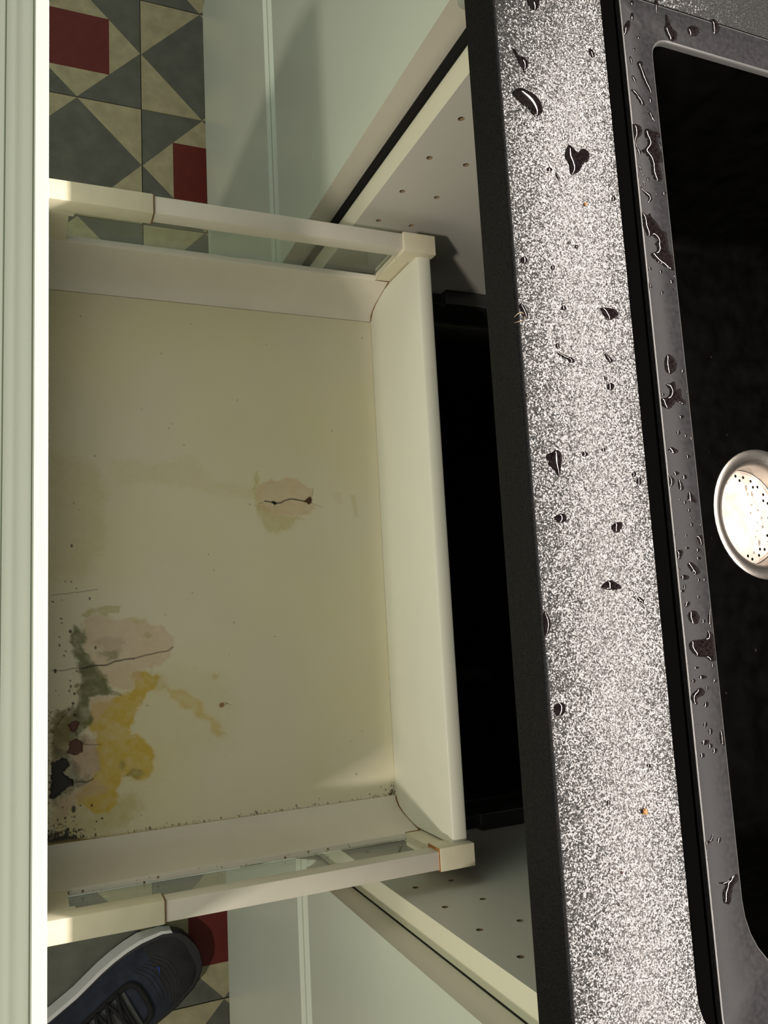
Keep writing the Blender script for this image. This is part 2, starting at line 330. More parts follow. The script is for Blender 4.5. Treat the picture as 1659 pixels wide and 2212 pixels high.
RIM_DROPS = (
  ('large branching puddle on the upper sink rim, with a rounded lower lobe',((-274.7,324.4),(-276.7,325.9),(-277,327.8),(-276.2,331.5),(-276.6,334.1),(-275,336.5),(-273.1,336.6),(-273.1,335),(-270.7,333.7),(-265.4,334.7),(-262.7,337.5),(-262.9,340),(-259.6,339.7),(-257.9,336.3),(-256.6,333.6),(-253.3,333.5),(-249.8,334.6),(-246.2,334.2),(-244.8,331.5),(-245.4,328.4),(-248.9,326.9),(-255.8,326.8),(-259.7,324.4),(-261.7,320.9),(-263.8,323.4),(-267,326),(-269.2,326.2),(-271.6,324.6))),
  ('round dark drop with a long tail at the outer edge of the sink rim',((-276.5,313.3),(-277.3,315.3),(-278.2,318.8),(-277.3,322.1),(-274.5,322.9),(-271.2,321.4),(-269,318.5),(-266.4,317.7),(-263.4,318.7),(-261.6,320.4),(-259.4,319.9),(-260.4,318.1),(-265.2,316.8),(-269.8,315.9),(-271.4,313.3))),
  ('biggest torn-looking puddle crossing the sink rim diagonally',((-226.2,312.7),(-222.1,319.9),(-224.3,322.3),(-221.4,323.5),(-217.8,327.5),(-214.4,329.6),(-213.3,332.9),(-208.2,333.5),(-202,334.3),(-198.7,337.1),(-195.3,338.9),(-190.9,338.9),(-190.7,333.5),(-192.4,328.7),(-194.8,323.4),(-198.2,319.8),(-200.6,324.1),(-203.3,325),(-205.2,323.7),(-207,325.5),(-209.8,322.7),(-208.7,319.2),(-213.1,317.2),(-218,315.1))),
  ('hooked drop with a thin upper tail on the sink rim',((-240,316.8),(-240.3,317.7),(-237.3,319.9),(-235.9,324.1),(-232.2,325.4),(-230.1,321.8),(-233.3,322.5),(-235.4,319.6))),
  ('pear-shaped puddle at the outer rim edge under the torn-looking puddle',((-185.8,313),(-184.7,314.7),(-183.1,315.9),(-180.9,316.7),(-179.3,318.4),(-176.6,316.8),(-175.8,312.4),(-180.1,311.9),(-181.4,314.3))),
  ('',((-276.4,340.7),(-275.5,340.2),(-274.7,339.3),(-274.5,338.2),(-274.9,337.3),(-275.7,337.1),(-276.7,337.6),(-277.4,338.5),(-277.6,339.6),(-277.2,340.5))),
  ('',((-269,339.1),(-267.7,338.6),(-266.8,337.4),(-266.5,336.1),(-267.1,335.1),(-268.2,334.9),(-269.4,335.4),(-270.4,336.6),(-270.6,337.9),(-270.1,338.9))),
  ('',((-263.7,315.7),(-263.1,315.4),(-262.7,314.8),(-262.5,314.1),(-262.8,313.6),(-263.3,313.4),(-263.9,313.7),(-264.4,314.3),(-264.5,315),(-264.3,315.6))),
  ('',((-244.8,324.9),(-244.1,324.6),(-243.5,324),(-243.4,323.2),(-243.8,322.7),(-244.4,322.6),(-245.2,322.9),(-245.7,323.5),(-245.8,324.2),(-245.5,324.8))),
  ('',((-238.2,336.4),(-237.5,336),(-237,335.3),(-236.8,334.5),(-237.1,333.9),(-237.7,333.8),(-238.4,334.1),(-238.9,334.8),(-239,335.6),(-238.8,336.2))),
  ('',((-236.6,329.5),(-236.2,329.3),(-236,329),(-235.9,328.6),(-236.1,328.3),(-236.4,328.2),(-236.7,328.4),(-237,328.7),(-237,329.1),(-236.9,329.4))),
  ('',((-189.4,319.5),(-188.7,319.2),(-188.2,318.6),(-188.1,317.9),(-188.5,317.4),(-189.1,317.2),(-189.8,317.5),(-190.3,318.1),(-190.4,318.8),(-190.1,319.4))),
  ('',((-188.9,327.3),(-188.2,327),(-187.8,326.3),(-187.7,325.5),(-188,324.9),(-188.5,324.8),(-189.2,325.1),(-189.7,325.8),(-189.8,326.5),(-189.5,327.1))),
  ('',((-187.9,338.5),(-187.3,338.2),(-186.9,337.3),(-186.8,336.3),(-187,335.5),(-187.5,335.3),(-188.1,335.7),(-188.6,336.5),(-188.7,337.5),(-188.5,338.3))),
  ('',((-183.9,335.2),(-183.1,334.8),(-182.5,333.9),(-182.3,332.9),(-182.7,332.1),(-183.5,331.9),(-184.3,332.3),(-184.9,333.2),(-185.1,334.2),(-184.7,335))),
  ('',((-178.7,334.6),(-178.1,334.3),(-177.7,333.7),(-177.6,333.1),(-177.9,332.6),(-178.4,332.4),(-179,332.7),(-179.3,333.3),(-179.4,334),(-179.2,334.5))),
  ('',((-176.2,326.6),(-175.6,326.3),(-175.1,325.6),(-175,324.9),(-175.3,324.3),(-175.9,324.1),(-176.5,324.4),(-177,325.1),(-177.1,325.9),(-176.8,326.5))),
  ('',((-286,332.5),(-284.2,333.4),(-282.9,333.6),(-282.6,333.1),(-283.4,332.1),(-285,330.9),(-286.8,330.1),(-288.1,329.9),(-288.5,330.4),(-287.6,331.4))),
  ('',((-287.2,329.4),(-286.8,329.1),(-286.5,328.6),(-286.4,328),(-286.5,327.6),(-286.8,327.4),(-287.2,327.6),(-287.5,328.1),(-287.6,328.8),(-287.5,329.2))),
  ('',((-254.7,316.9),(-253.5,317.1),(-252.6,316.9),(-252.5,316.5),(-253.1,316),(-254.2,315.7),(-255.4,315.6),(-256.2,315.7),(-256.4,316.1),(-255.8,316.6))),
  ('',((-250.4,319.7),(-248.9,319.8),(-247.9,319.6),(-247.7,319.2),(-248.4,318.6),(-249.8,318.1),(-251.3,318),(-252.4,318.2),(-252.6,318.6),(-251.8,319.2))),
  ('',((-246.8,321.3),(-246.2,321),(-245.8,320.5),(-245.7,320),(-246,319.6),(-246.5,319.5),(-247.1,319.7),(-247.6,320.2),(-247.7,320.7),(-247.4,321.1))),
  ('',((-240.5,321.1),(-239,321.2),(-238,321),(-237.9,320.7),(-238.7,320.3),(-240.2,320),(-241.7,319.9),(-242.7,320),(-242.8,320.4),(-242,320.8))),
  ('',((-246.2,317.1),(-245.2,317),(-244.6,316.8),(-244.5,316.5),(-245,316.2),(-245.8,316),(-246.8,316.1),(-247.4,316.3),(-247.5,316.6),(-247,316.9))),
  ('',((-282.6,314.6),(-280.8,314.9),(-279.6,314.8),(-279.4,314.4),(-280.3,313.8),(-282,313.4),(-283.9,313.1),(-285.1,313.2),(-285.2,313.6),(-284.3,314.1))),
  ('',((-194.4,316.4),(-194.2,316.3),(-194,316),(-193.9,315.7),(-194,315.5),(-194.3,315.4),(-194.5,315.5),(-194.7,315.8),(-194.8,316.1),(-194.6,316.3))),
  ('slanted comma-shaped drop near the upper end of the sink rim',((-299.5,317.9),(-300,321.3),(-295.3,325.5),(-292.4,327.2),(-291.6,324.4),(-296,320.9))),
  ('thin string of water with a round head on the upper rim',((-318,324.1),(-320.2,326.7),(-319.2,329.1),(-316.3,328.4),(-312.8,329.7),(-307.3,331.8),(-302.5,333.9),(-301.4,331.7),(-307.6,327.7),(-314.8,325.5))),
  ('',((-307.9,321.8),(-306.6,322.4),(-305.5,322.3),(-305.1,321.7),(-305.5,320.7),(-306.5,319.8),(-307.7,319.3),(-308.8,319.3),(-309.2,319.9),(-308.9,320.9))),
  ('',((-339.9,321.3),(-336.7,319.4),(-334.8,317.4),(-334.9,316.2),(-336.9,316.1),(-340.1,317.2),(-343.3,319.1),(-345.2,321.1),(-345.1,322.3),(-343.1,322.4))),
  ('',((-348.9,325.7),(-347.2,325.3),(-346.1,324.4),(-345.8,323.6),(-346.6,323),(-348.2,322.9),(-349.9,323.4),(-351,324.2),(-351.3,325.1),(-350.5,325.6))),
  ('',((-362.2,345.4),(-358.8,344.8),(-356.6,344),(-356.4,343.3),(-358.3,343.1),(-361.6,343.3),(-365.1,343.9),(-367.3,344.7),(-367.5,345.3),(-365.5,345.6))),
  ('',((-296.5,332.9),(-295.4,332.8),(-294.5,332.3),(-294.2,331.6),(-294.7,330.9),(-295.7,330.6),(-296.8,330.8),(-297.7,331.3),(-298,332),(-297.5,332.6))),
  ('',((-286.6,332.3),(-285,332.8),(-283.8,332.7),(-283.4,332),(-284,331),(-285.4,330.1),(-287,329.6),(-288.2,329.7),(-288.6,330.4),(-288,331.4))),
  ('',((-326.8,340.7),(-325.8,340.2),(-325.1,339.3),(-324.8,338.2),(-325.2,337.4),(-326,337.2),(-326.9,337.7),(-327.7,338.6),(-327.9,339.7),(-327.6,340.5))),
  ('',((-358.3,326.8),(-357.2,326.4),(-356.4,325.7),(-356.1,324.8),(-356.6,324.1),(-357.5,324),(-358.6,324.4),(-359.5,325.2),(-359.7,326),(-359.3,326.7))),
  ('',((-335.8,328.6),(-335.3,328.3),(-334.8,327.8),(-334.7,327.2),(-334.9,326.7),(-335.3,326.6),(-335.9,326.8),(-336.3,327.4),(-336.5,328),(-336.3,328.5))),
  ('',((-319.3,321.1),(-317.6,321.3),(-316.4,321),(-316.1,320.4),(-316.8,319.7),(-318.4,319.2),(-320,319),(-321.3,319.3),(-321.5,319.9),(-320.8,320.6))),
  ('',((-326.9,324.1),(-326.4,323.8),(-325.9,323.3),(-325.8,322.7),(-326,322.3),(-326.4,322.1),(-327,322.4),(-327.4,322.9),(-327.6,323.5),(-327.4,324))),
  ('heart-like wet blot beside the inner basin corner',((-356.8,350.5),(-356.7,352.2),(-349.3,354.6),(-346.6,358.6),(-341.8,357),(-340.3,354.2),(-340.7,351.1),(-346.4,348.5),(-350.4,349.7))),
  ('round wet drop on the far end rim of the sink',((-351.3,367.2),(-354.7,370.6),(-355.1,375.9),(-352,376.9),(-348.8,374.3),(-347.8,369))),
  ('upright oval drop on the far end rim, nearest the frame edge',((-363.8,388.4),(-364.2,392.2),(-359.7,394.7),(-355.3,392.5),(-354.6,388.6),(-359.4,388.5))),
  ('single oval drop on the dry middle stretch of the sink rim',((-138.9,323.7),(-139.5,326.8),(-136.4,330.1),(-132,330.4),(-128.2,325.4),(-130.4,322),(-135.3,322))),
  ('spiky star-like puddle on the middle of the sink rim',((-122.5,321),(-122.4,323.4),(-123.3,325.3),(-123.9,327.9),(-119.5,328.5),(-120.2,331.7),(-115.3,331.7),(-112.5,334.8),(-111.2,332.4),(-112.6,327.6),(-110,324.9),(-107.8,320.4),(-110.5,316.2),(-113.4,316.9),(-114.7,321.2),(-118.2,323.5))),
  ('',((-118.7,338.8),(-117.9,338.4),(-117.3,337.4),(-117.2,336.3),(-117.7,335.5),(-118.5,335.3),(-119.3,335.7),(-119.9,336.7),(-120,337.8),(-119.5,338.6))),
  ('',((-116,319.7),(-115.5,319.4),(-115.2,318.8),(-115.1,318.2),(-115.4,317.7),(-115.9,317.5),(-116.4,317.8),(-116.8,318.4),(-116.8,319.1),(-116.5,319.6))),
  ('',((-107.3,316.6),(-106.3,315.9),(-105.8,314.9),(-106,314),(-106.7,313.5),(-107.8,313.7),(-108.7,314.4),(-109.3,315.4),(-109.1,316.3),(-108.4,316.8))),
  ('',((-104,332.6),(-103.5,332.1),(-103.1,331),(-103,329.6),(-103.3,328.5),(-103.8,328.2),(-104.3,328.7),(-104.7,329.8),(-104.8,331.2),(-104.5,332.3))),
  ('',((-130.9,335.9),(-130.3,335.6),(-129.9,335),(-129.9,334.2),(-130.2,333.6),(-130.7,333.4),(-131.3,333.8),(-131.8,334.4),(-131.8,335.2),(-131.5,335.8))),
  ('',((-94.6,328.2),(-93.8,327.8),(-93.3,327),(-93.3,326.1),(-93.7,325.5),(-94.5,325.3),(-95.3,325.7),(-95.9,326.5),(-95.9,327.4),(-95.4,328))),
  ('',((-93.2,332.8),(-92.7,332.5),(-92.4,332),(-92.4,331.4),(-92.7,331),(-93.1,330.8),(-93.6,331.1),(-93.9,331.6),(-93.9,332.2),(-93.6,332.7))),
  ('',((-91.6,337.1),(-91,336.8),(-90.7,336.2),(-90.6,335.4),(-91,334.8),(-91.5,334.7),(-92.1,335),(-92.5,335.6),(-92.5,336.4),(-92.2,337))),
  ('',((-85.4,316.4),(-84.8,316.2),(-84.4,315.8),(-84.4,315.4),(-84.7,315.1),(-85.3,315),(-85.9,315.2),(-86.2,315.6),(-86.2,316),(-85.9,316.4))),
  ('',((-81.3,333.7),(-80.7,333.3),(-80.3,332.4),(-80.2,331.4),(-80.6,330.7),(-81.2,330.5),(-81.9,330.9),(-82.3,331.7),(-82.3,332.7),(-81.9,333.4))),
  ('',((-79.2,317.5),(-78.5,317.2),(-78.1,316.4),(-78.1,315.5),(-78.5,314.9),(-79.1,314.7),(-79.8,315),(-80.2,315.8),(-80.3,316.7),(-79.9,317.4))),
  ('',((-75.1,315.6),(-74.1,315.3),(-73.4,314.8),(-73.4,314.3),(-74,314),(-75,313.9),(-76,314.2),(-76.7,314.7),(-76.7,315.2),(-76.1,315.6))),
  ('',((-71.7,324.5),(-71.1,324),(-70.6,322.9),(-70.6,321.5),(-71,320.5),(-71.6,320.2),(-72.2,320.6),(-72.6,321.8),(-72.6,323.1),(-72.3,324.2))),
  ('',((-69.7,329.8),(-69,329.4),(-68.5,328.5),(-68.5,327.4),(-68.9,326.6),(-69.6,326.4),(-70.4,326.8),(-70.8,327.7),(-70.9,328.8),(-70.4,329.6))),
  ('',((-51,329.8),(-50.4,329.5),(-50.1,328.9),(-50.1,328.1),(-50.4,327.6),(-51,327.4),(-51.5,327.7),(-51.9,328.4),(-51.9,329.1),(-51.5,329.7))),
  ('',((-48.3,316.8),(-47.6,316.3),(-47.2,315.3),(-47.2,314.2),(-47.6,313.3),(-48.3,313),(-49,313.5),(-49.5,314.5),(-49.5,315.6),(-49,316.5))),
  ('',((-57,323.5),(-56.6,323.3),(-56.4,323),(-56.4,322.5),(-56.6,322.2),(-57,322.1),(-57.3,322.3),(-57.5,322.7),(-57.5,323.1),(-57.3,323.4))),
  ('',((-55.4,327.4),(-54.9,327.1),(-54.5,326.5),(-54.5,325.7),(-54.8,325.2),(-55.4,325),(-55.9,325.3),(-56.3,326),(-56.3,326.7),(-56,327.3))),
  ('',((-43.2,330.7),(-42.5,330.4),(-42.2,329.7),(-42.2,328.9),(-42.6,328.2),(-43.2,328.1),(-43.8,328.4),(-44.1,329.1),(-44.1,329.9),(-43.8,330.6))),
  ('',((-42.9,336.8),(-42.5,336.6),(-42.3,336.2),(-42.3,335.8),(-42.5,335.4),(-42.9,335.3),(-43.2,335.5),(-43.4,335.9),(-43.4,336.4),(-43.2,336.7))),
  ('',((-42.8,339.9),(-42.5,339.7),(-42.3,339.3),(-42.3,338.8),(-42.5,338.5),(-42.9,338.4),(-43.2,338.6),(-43.4,339),(-43.4,339.4),(-43.2,339.8))),
  ('',((-47.1,329.9),(-46.7,329.7),(-46.5,329.3),(-46.5,328.7),(-46.7,328.4),(-47.1,328.2),(-47.5,328.5),(-47.7,328.9),(-47.7,329.4),(-47.5,329.8))),
  ('',((-37.9,317.1),(-37.4,316.7),(-37.1,315.7),(-37.1,314.5),(-37.4,313.6),(-37.9,313.3),(-38.4,313.8),(-38.7,314.7),(-38.7,315.9),(-38.4,316.8))),
  ('',((-37.1,325.5),(-36.7,325.3),(-36.5,324.8),(-36.5,324.3),(-36.7,323.9),(-37.1,323.8),(-37.5,324),(-37.7,324.4),(-37.7,325),(-37.5,325.4))),
  ('',((-30.5,317.2),(-30.2,316.9),(-30,316.2),(-30,315.3),(-30.2,314.6),(-30.5,314.4),(-30.9,314.7),(-31.1,315.4),(-31,316.3),(-30.8,317))),
  ('',((-30.3,326.4),(-30,326),(-29.8,325.1),(-29.8,324.1),(-30,323.3),(-30.3,323),(-30.7,323.4),(-30.8,324.2),(-30.8,325.3),(-30.6,326.1))),
  ('',((-29.1,333.7),(-28.5,333.3),(-28.1,332.5),(-28.1,331.5),(-28.5,330.7),(-29.1,330.5),(-29.7,330.9),(-30.1,331.7),(-30,332.7),(-29.7,333.5))),
  ('',((-24.6,334),(-24.1,333.6),(-23.9,332.6),(-23.9,331.4),(-24.2,330.5),(-24.6,330.2),(-25.1,330.6),(-25.3,331.6),(-25.3,332.8),(-25,333.7))),
  ('',((-18.7,318),(-18.1,317.6),(-17.7,316.7),(-17.7,315.6),(-18.2,314.8),(-18.8,314.5),(-19.4,314.9),(-19.8,315.9),(-19.8,317),(-19.4,317.8))),
  ('',((-14.4,323.8),(-13.7,323.1),(-13.3,321.6),(-13.3,319.7),(-13.8,318.3),(-14.6,317.9),(-15.3,318.5),(-15.8,320),(-15.7,321.9),(-15.2,323.3))),
  ('',((-12.8,331.6),(-12.3,331.3),(-12,330.6),(-12,329.9),(-12.4,329.3),(-12.9,329.2),(-13.4,329.5),(-13.7,330.1),(-13.7,330.9),(-13.4,331.4))),
  ('',((-12.7,335.6),(-12.3,335.3),(-12,334.8),(-12,334.2),(-12.3,333.7),(-12.8,333.6),(-13.2,333.9),(-13.4,334.4),(-13.4,335),(-13.1,335.4))),
  ('',((-9.5,320.8),(-8.6,320.6),(-8.1,320),(-8.1,319.4),(-8.7,319),(-9.5,319),(-10.4,319.3),(-10.9,319.8),(-10.9,320.4),(-10.3,320.8))),
  ('',((-7,319.9),(-6.6,319.5),(-6.4,318.5),(-6.4,317.4),(-6.7,316.5),(-7.2,316.2),(-7.6,316.6),(-7.8,317.6),(-7.8,318.7),(-7.5,319.6))),
  ('',((-1,322.6),(-0.3,322.7),(0.6,322.1),(1.3,320.9),(1.5,319.6),(1.2,318.7),(0.4,318.6),(-0.5,319.2),(-1.2,320.4),(-1.4,321.7))),
  ('',((-3.7,329.8),(-3.2,329.6),(-3,329.1),(-3,328.5),(-3.3,328.1),(-3.7,327.9),(-4.2,328.2),(-4.4,328.7),(-4.4,329.3),(-4.1,329.7))),
  ('',((9.5,332),(10.1,331.7),(10.4,331),(10.4,330.1),(10,329.5),(9.4,329.4),(8.8,329.7),(8.5,330.4),(8.5,331.2),(8.9,331.8))),
  ('',((12.5,336.8),(13,336.5),(13.2,335.9),(13.2,335.3),(12.9,334.8),(12.4,334.6),(11.9,334.9),(11.6,335.5),(11.7,336.1),(12,336.6))),
  ('',((13.4,315.8),(14.3,315.4),(14.9,314.5),(14.8,313.5),(14.2,312.8),(13.2,312.6),(12.3,313),(11.8,313.9),(11.8,314.9),(12.4,315.6))),
  ('bow-tie drop on the rim level with the top of the drain',((-84.5,318),(-86.2,321.2),(-84.4,325.2),(-82.9,322))),
  ('diamond-shaped drop on the rim beside the drain',((-70.4,316.2),(-68.5,320.1),(-65.7,319.8),(-63.3,315.9),(-66.5,313.9))),
  ('slim upright drop just right of the diamond-shaped drop',((-69.1,323.2),(-66.8,325.3),(-63,326.6),(-62.9,323))),
  ('triangular drop at the inner rim edge beside the drain',((-61.6,330.1),(-58.8,333.3),(-55.5,334.7),(-55.9,331.1),(-56.8,328.2))),
  ('blot spilling over the inner rim edge at the lower side of the drain',((-36.6,332.2),(-37.4,340.2),(-34.2,337.9),(-31.4,334.8),(-32.8,333.5))),
  ('squarish drop on the rim below the drain level',((-28.4,316.1),(-29.2,321),(-25.1,319.8),(-24.3,316.8))),
  ('slanted teardrop on the rim just below the drain',((-20.9,323.4),(-22.5,326.6),(-18.9,331),(-16.5,331.8),(-16.2,327.6))),
  ('nearly circular drop on the lower rim next to a blot at the inner edge',((6.8,319.9),(3.9,321.9),(3.9,326.1),(7.2,328.1),(10.5,326.4),(10.1,322.3))),
  ('tall blot at the inner rim edge beside the circular drop',((-1.9,338.9),(-2.3,341.1),(10.1,340.3),(11.3,336.5),(10.2,333.6),(5.3,334.9))),
  ('jagged square puddle on the lower sink rim',((23,318.8),(19.5,321),(18.7,330.6),(14.8,333),(17.3,336.8),(21,338.1),(25.6,339.3),(29.2,338.8),(31.1,333.7),(28.6,329.2),(27.7,323.4))),
  ('',((31.6,316.8),(32.4,316.4),(32.7,315.7),(32.7,314.8),(32.2,314.2),(31.5,314),(30.7,314.4),(30.3,315.1),(30.4,316),(30.9,316.6))),
  ('',((39,329),(39.6,328.4),(39.8,326.9),(39.7,325.2),(39.2,323.8),(38.6,323.4),(38.1,324),(37.8,325.4),(38,327.2),(38.4,328.5))),
  ('',((40.5,320.9),(41.1,320.5),(41.4,319.8),(41.3,318.9),(40.9,318.3),(40.2,318.1),(39.6,318.4),(39.3,319.2),(39.4,320),(39.8,320.7))),
  ('',((33.4,334.8),(34.2,334.5),(34.6,334),(34.5,333.4),(34.1,333),(33.3,332.9),(32.6,333.2),(32.2,333.7),(32.2,334.3),(32.7,334.7))),
  ('',((41,335.5),(41.4,335.6),(42,335.1),(42.4,334.2),(42.6,333.3),(42.4,332.7),(41.9,332.7),(41.3,333.2),(40.9,334),(40.7,334.9))),
  ('',((44.9,329.5),(45.4,329.2),(45.6,328.6),(45.6,327.8),(45.2,327.3),(44.7,327.1),(44.2,327.4),(43.9,328.1),(44,328.8),(44.3,329.3))),
  ('',((54,327.8),(54.6,326.8),(54.7,325.7),(54.3,325),(53.5,324.8),(52.6,325.3),(52,326.3),(51.9,327.3),(52.3,328.1),(53.1,328.3))),
  ('',((72.1,326),(72.8,325.7),(73.5,324.5),(73.7,322.8),(73.5,321.3),(72.9,320.6),(72.1,320.9),(71.5,322.1),(71.2,323.7),(71.4,325.2))),
  ('',((74.7,328),(75.4,327.7),(75.7,326.8),(75.6,325.9),(75.1,325.2),(74.4,325),(73.8,325.4),(73.5,326.2),(73.6,327.1),(74,327.8))),
  ('',((76.6,330.9),(77.3,331.1),(78,330.6),(78.5,329.7),(78.5,328.6),(78,327.8),(77.3,327.6),(76.6,328),(76.2,329),(76.2,330.1))),
  ('',((79,322),(79.7,321.6),(80,320.8),(79.9,319.8),(79.4,319),(78.7,318.8),(78,319.2),(77.7,320.1),(77.8,321.1),(78.3,321.8))),
  ('',((64.1,325.7),(64.6,324.8),(64.7,323.9),(64.3,323.2),(63.6,323),(62.8,323.4),(62.3,324.3),(62.2,325.2),(62.6,325.9),(63.3,326.1))),
  ('',((67.4,329.1),(68.3,328.6),(68.8,327.8),(68.7,326.9),(68,326.2),(67.1,326),(66.2,326.5),(65.7,327.3),(65.8,328.2),(66.4,328.9))),
  ('',((60.5,339.6),(60.9,339.4),(61.1,338.9),(61,338.3),(60.7,337.8),(60.3,337.7),(59.9,338),(59.7,338.5),(59.7,339.1),(60,339.5))),
  ('',((63.4,319.4),(63.7,319.2),(63.8,318.9),(63.8,318.4),(63.6,318.1),(63.2,318),(62.9,318.2),(62.8,318.6),(62.8,319),(63.1,319.3))),
  ('',((122.6,326.8),(123.3,326),(123.5,325.2),(123.2,324.5),(122.5,324.2),(121.7,324.5),(121,325.3),(120.8,326.2),(121.1,326.9),(121.8,327.1))),
  ('',((44.3,317.3),(44.6,317.1),(44.8,316.8),(44.8,316.3),(44.5,316),(44.2,315.9),(43.9,316.1),(43.8,316.5),(43.8,316.9),(44,317.2))),
  ('',((33.8,324.6),(34.1,324.2),(34.2,323.2),(34.1,322.1),(33.9,321.2),(33.5,320.9),(33.2,321.3),(33.1,322.2),(33.2,323.4),(33.5,324.3))),
  ('boot-shaped drop on the lower sink rim',((48.6,316),(44.7,321.8),(44.8,325.3),(47.7,326.1),(49.5,320.6),(52.5,320.8),(52.3,318.5))),
  ('upright ragged drop near the inner edge of the lower rim',((67.9,334),(69.2,338),(72.8,339),(75.6,336.5),(74,333.7))),
  ('hooked streak of water at the outer edge of the lower rim',((118.2,321.6),(121.5,321.7),(122.8,318.6),(123.8,317.3),(132,316.2),(132.2,314.5),(123.4,314.5),(121.5,315.9),(121.2,319.4))),
  ('anvil-shaped puddle near the bottom end of the sink rim',((142.3,320.5),(143,327.3),(141.2,331.7),(140.6,335.3),(143.5,335.5),(145.9,332.2),(149,330.5),(153.7,328.7),(153,324.7),(147.9,324.3),(144.5,326.5))),
)
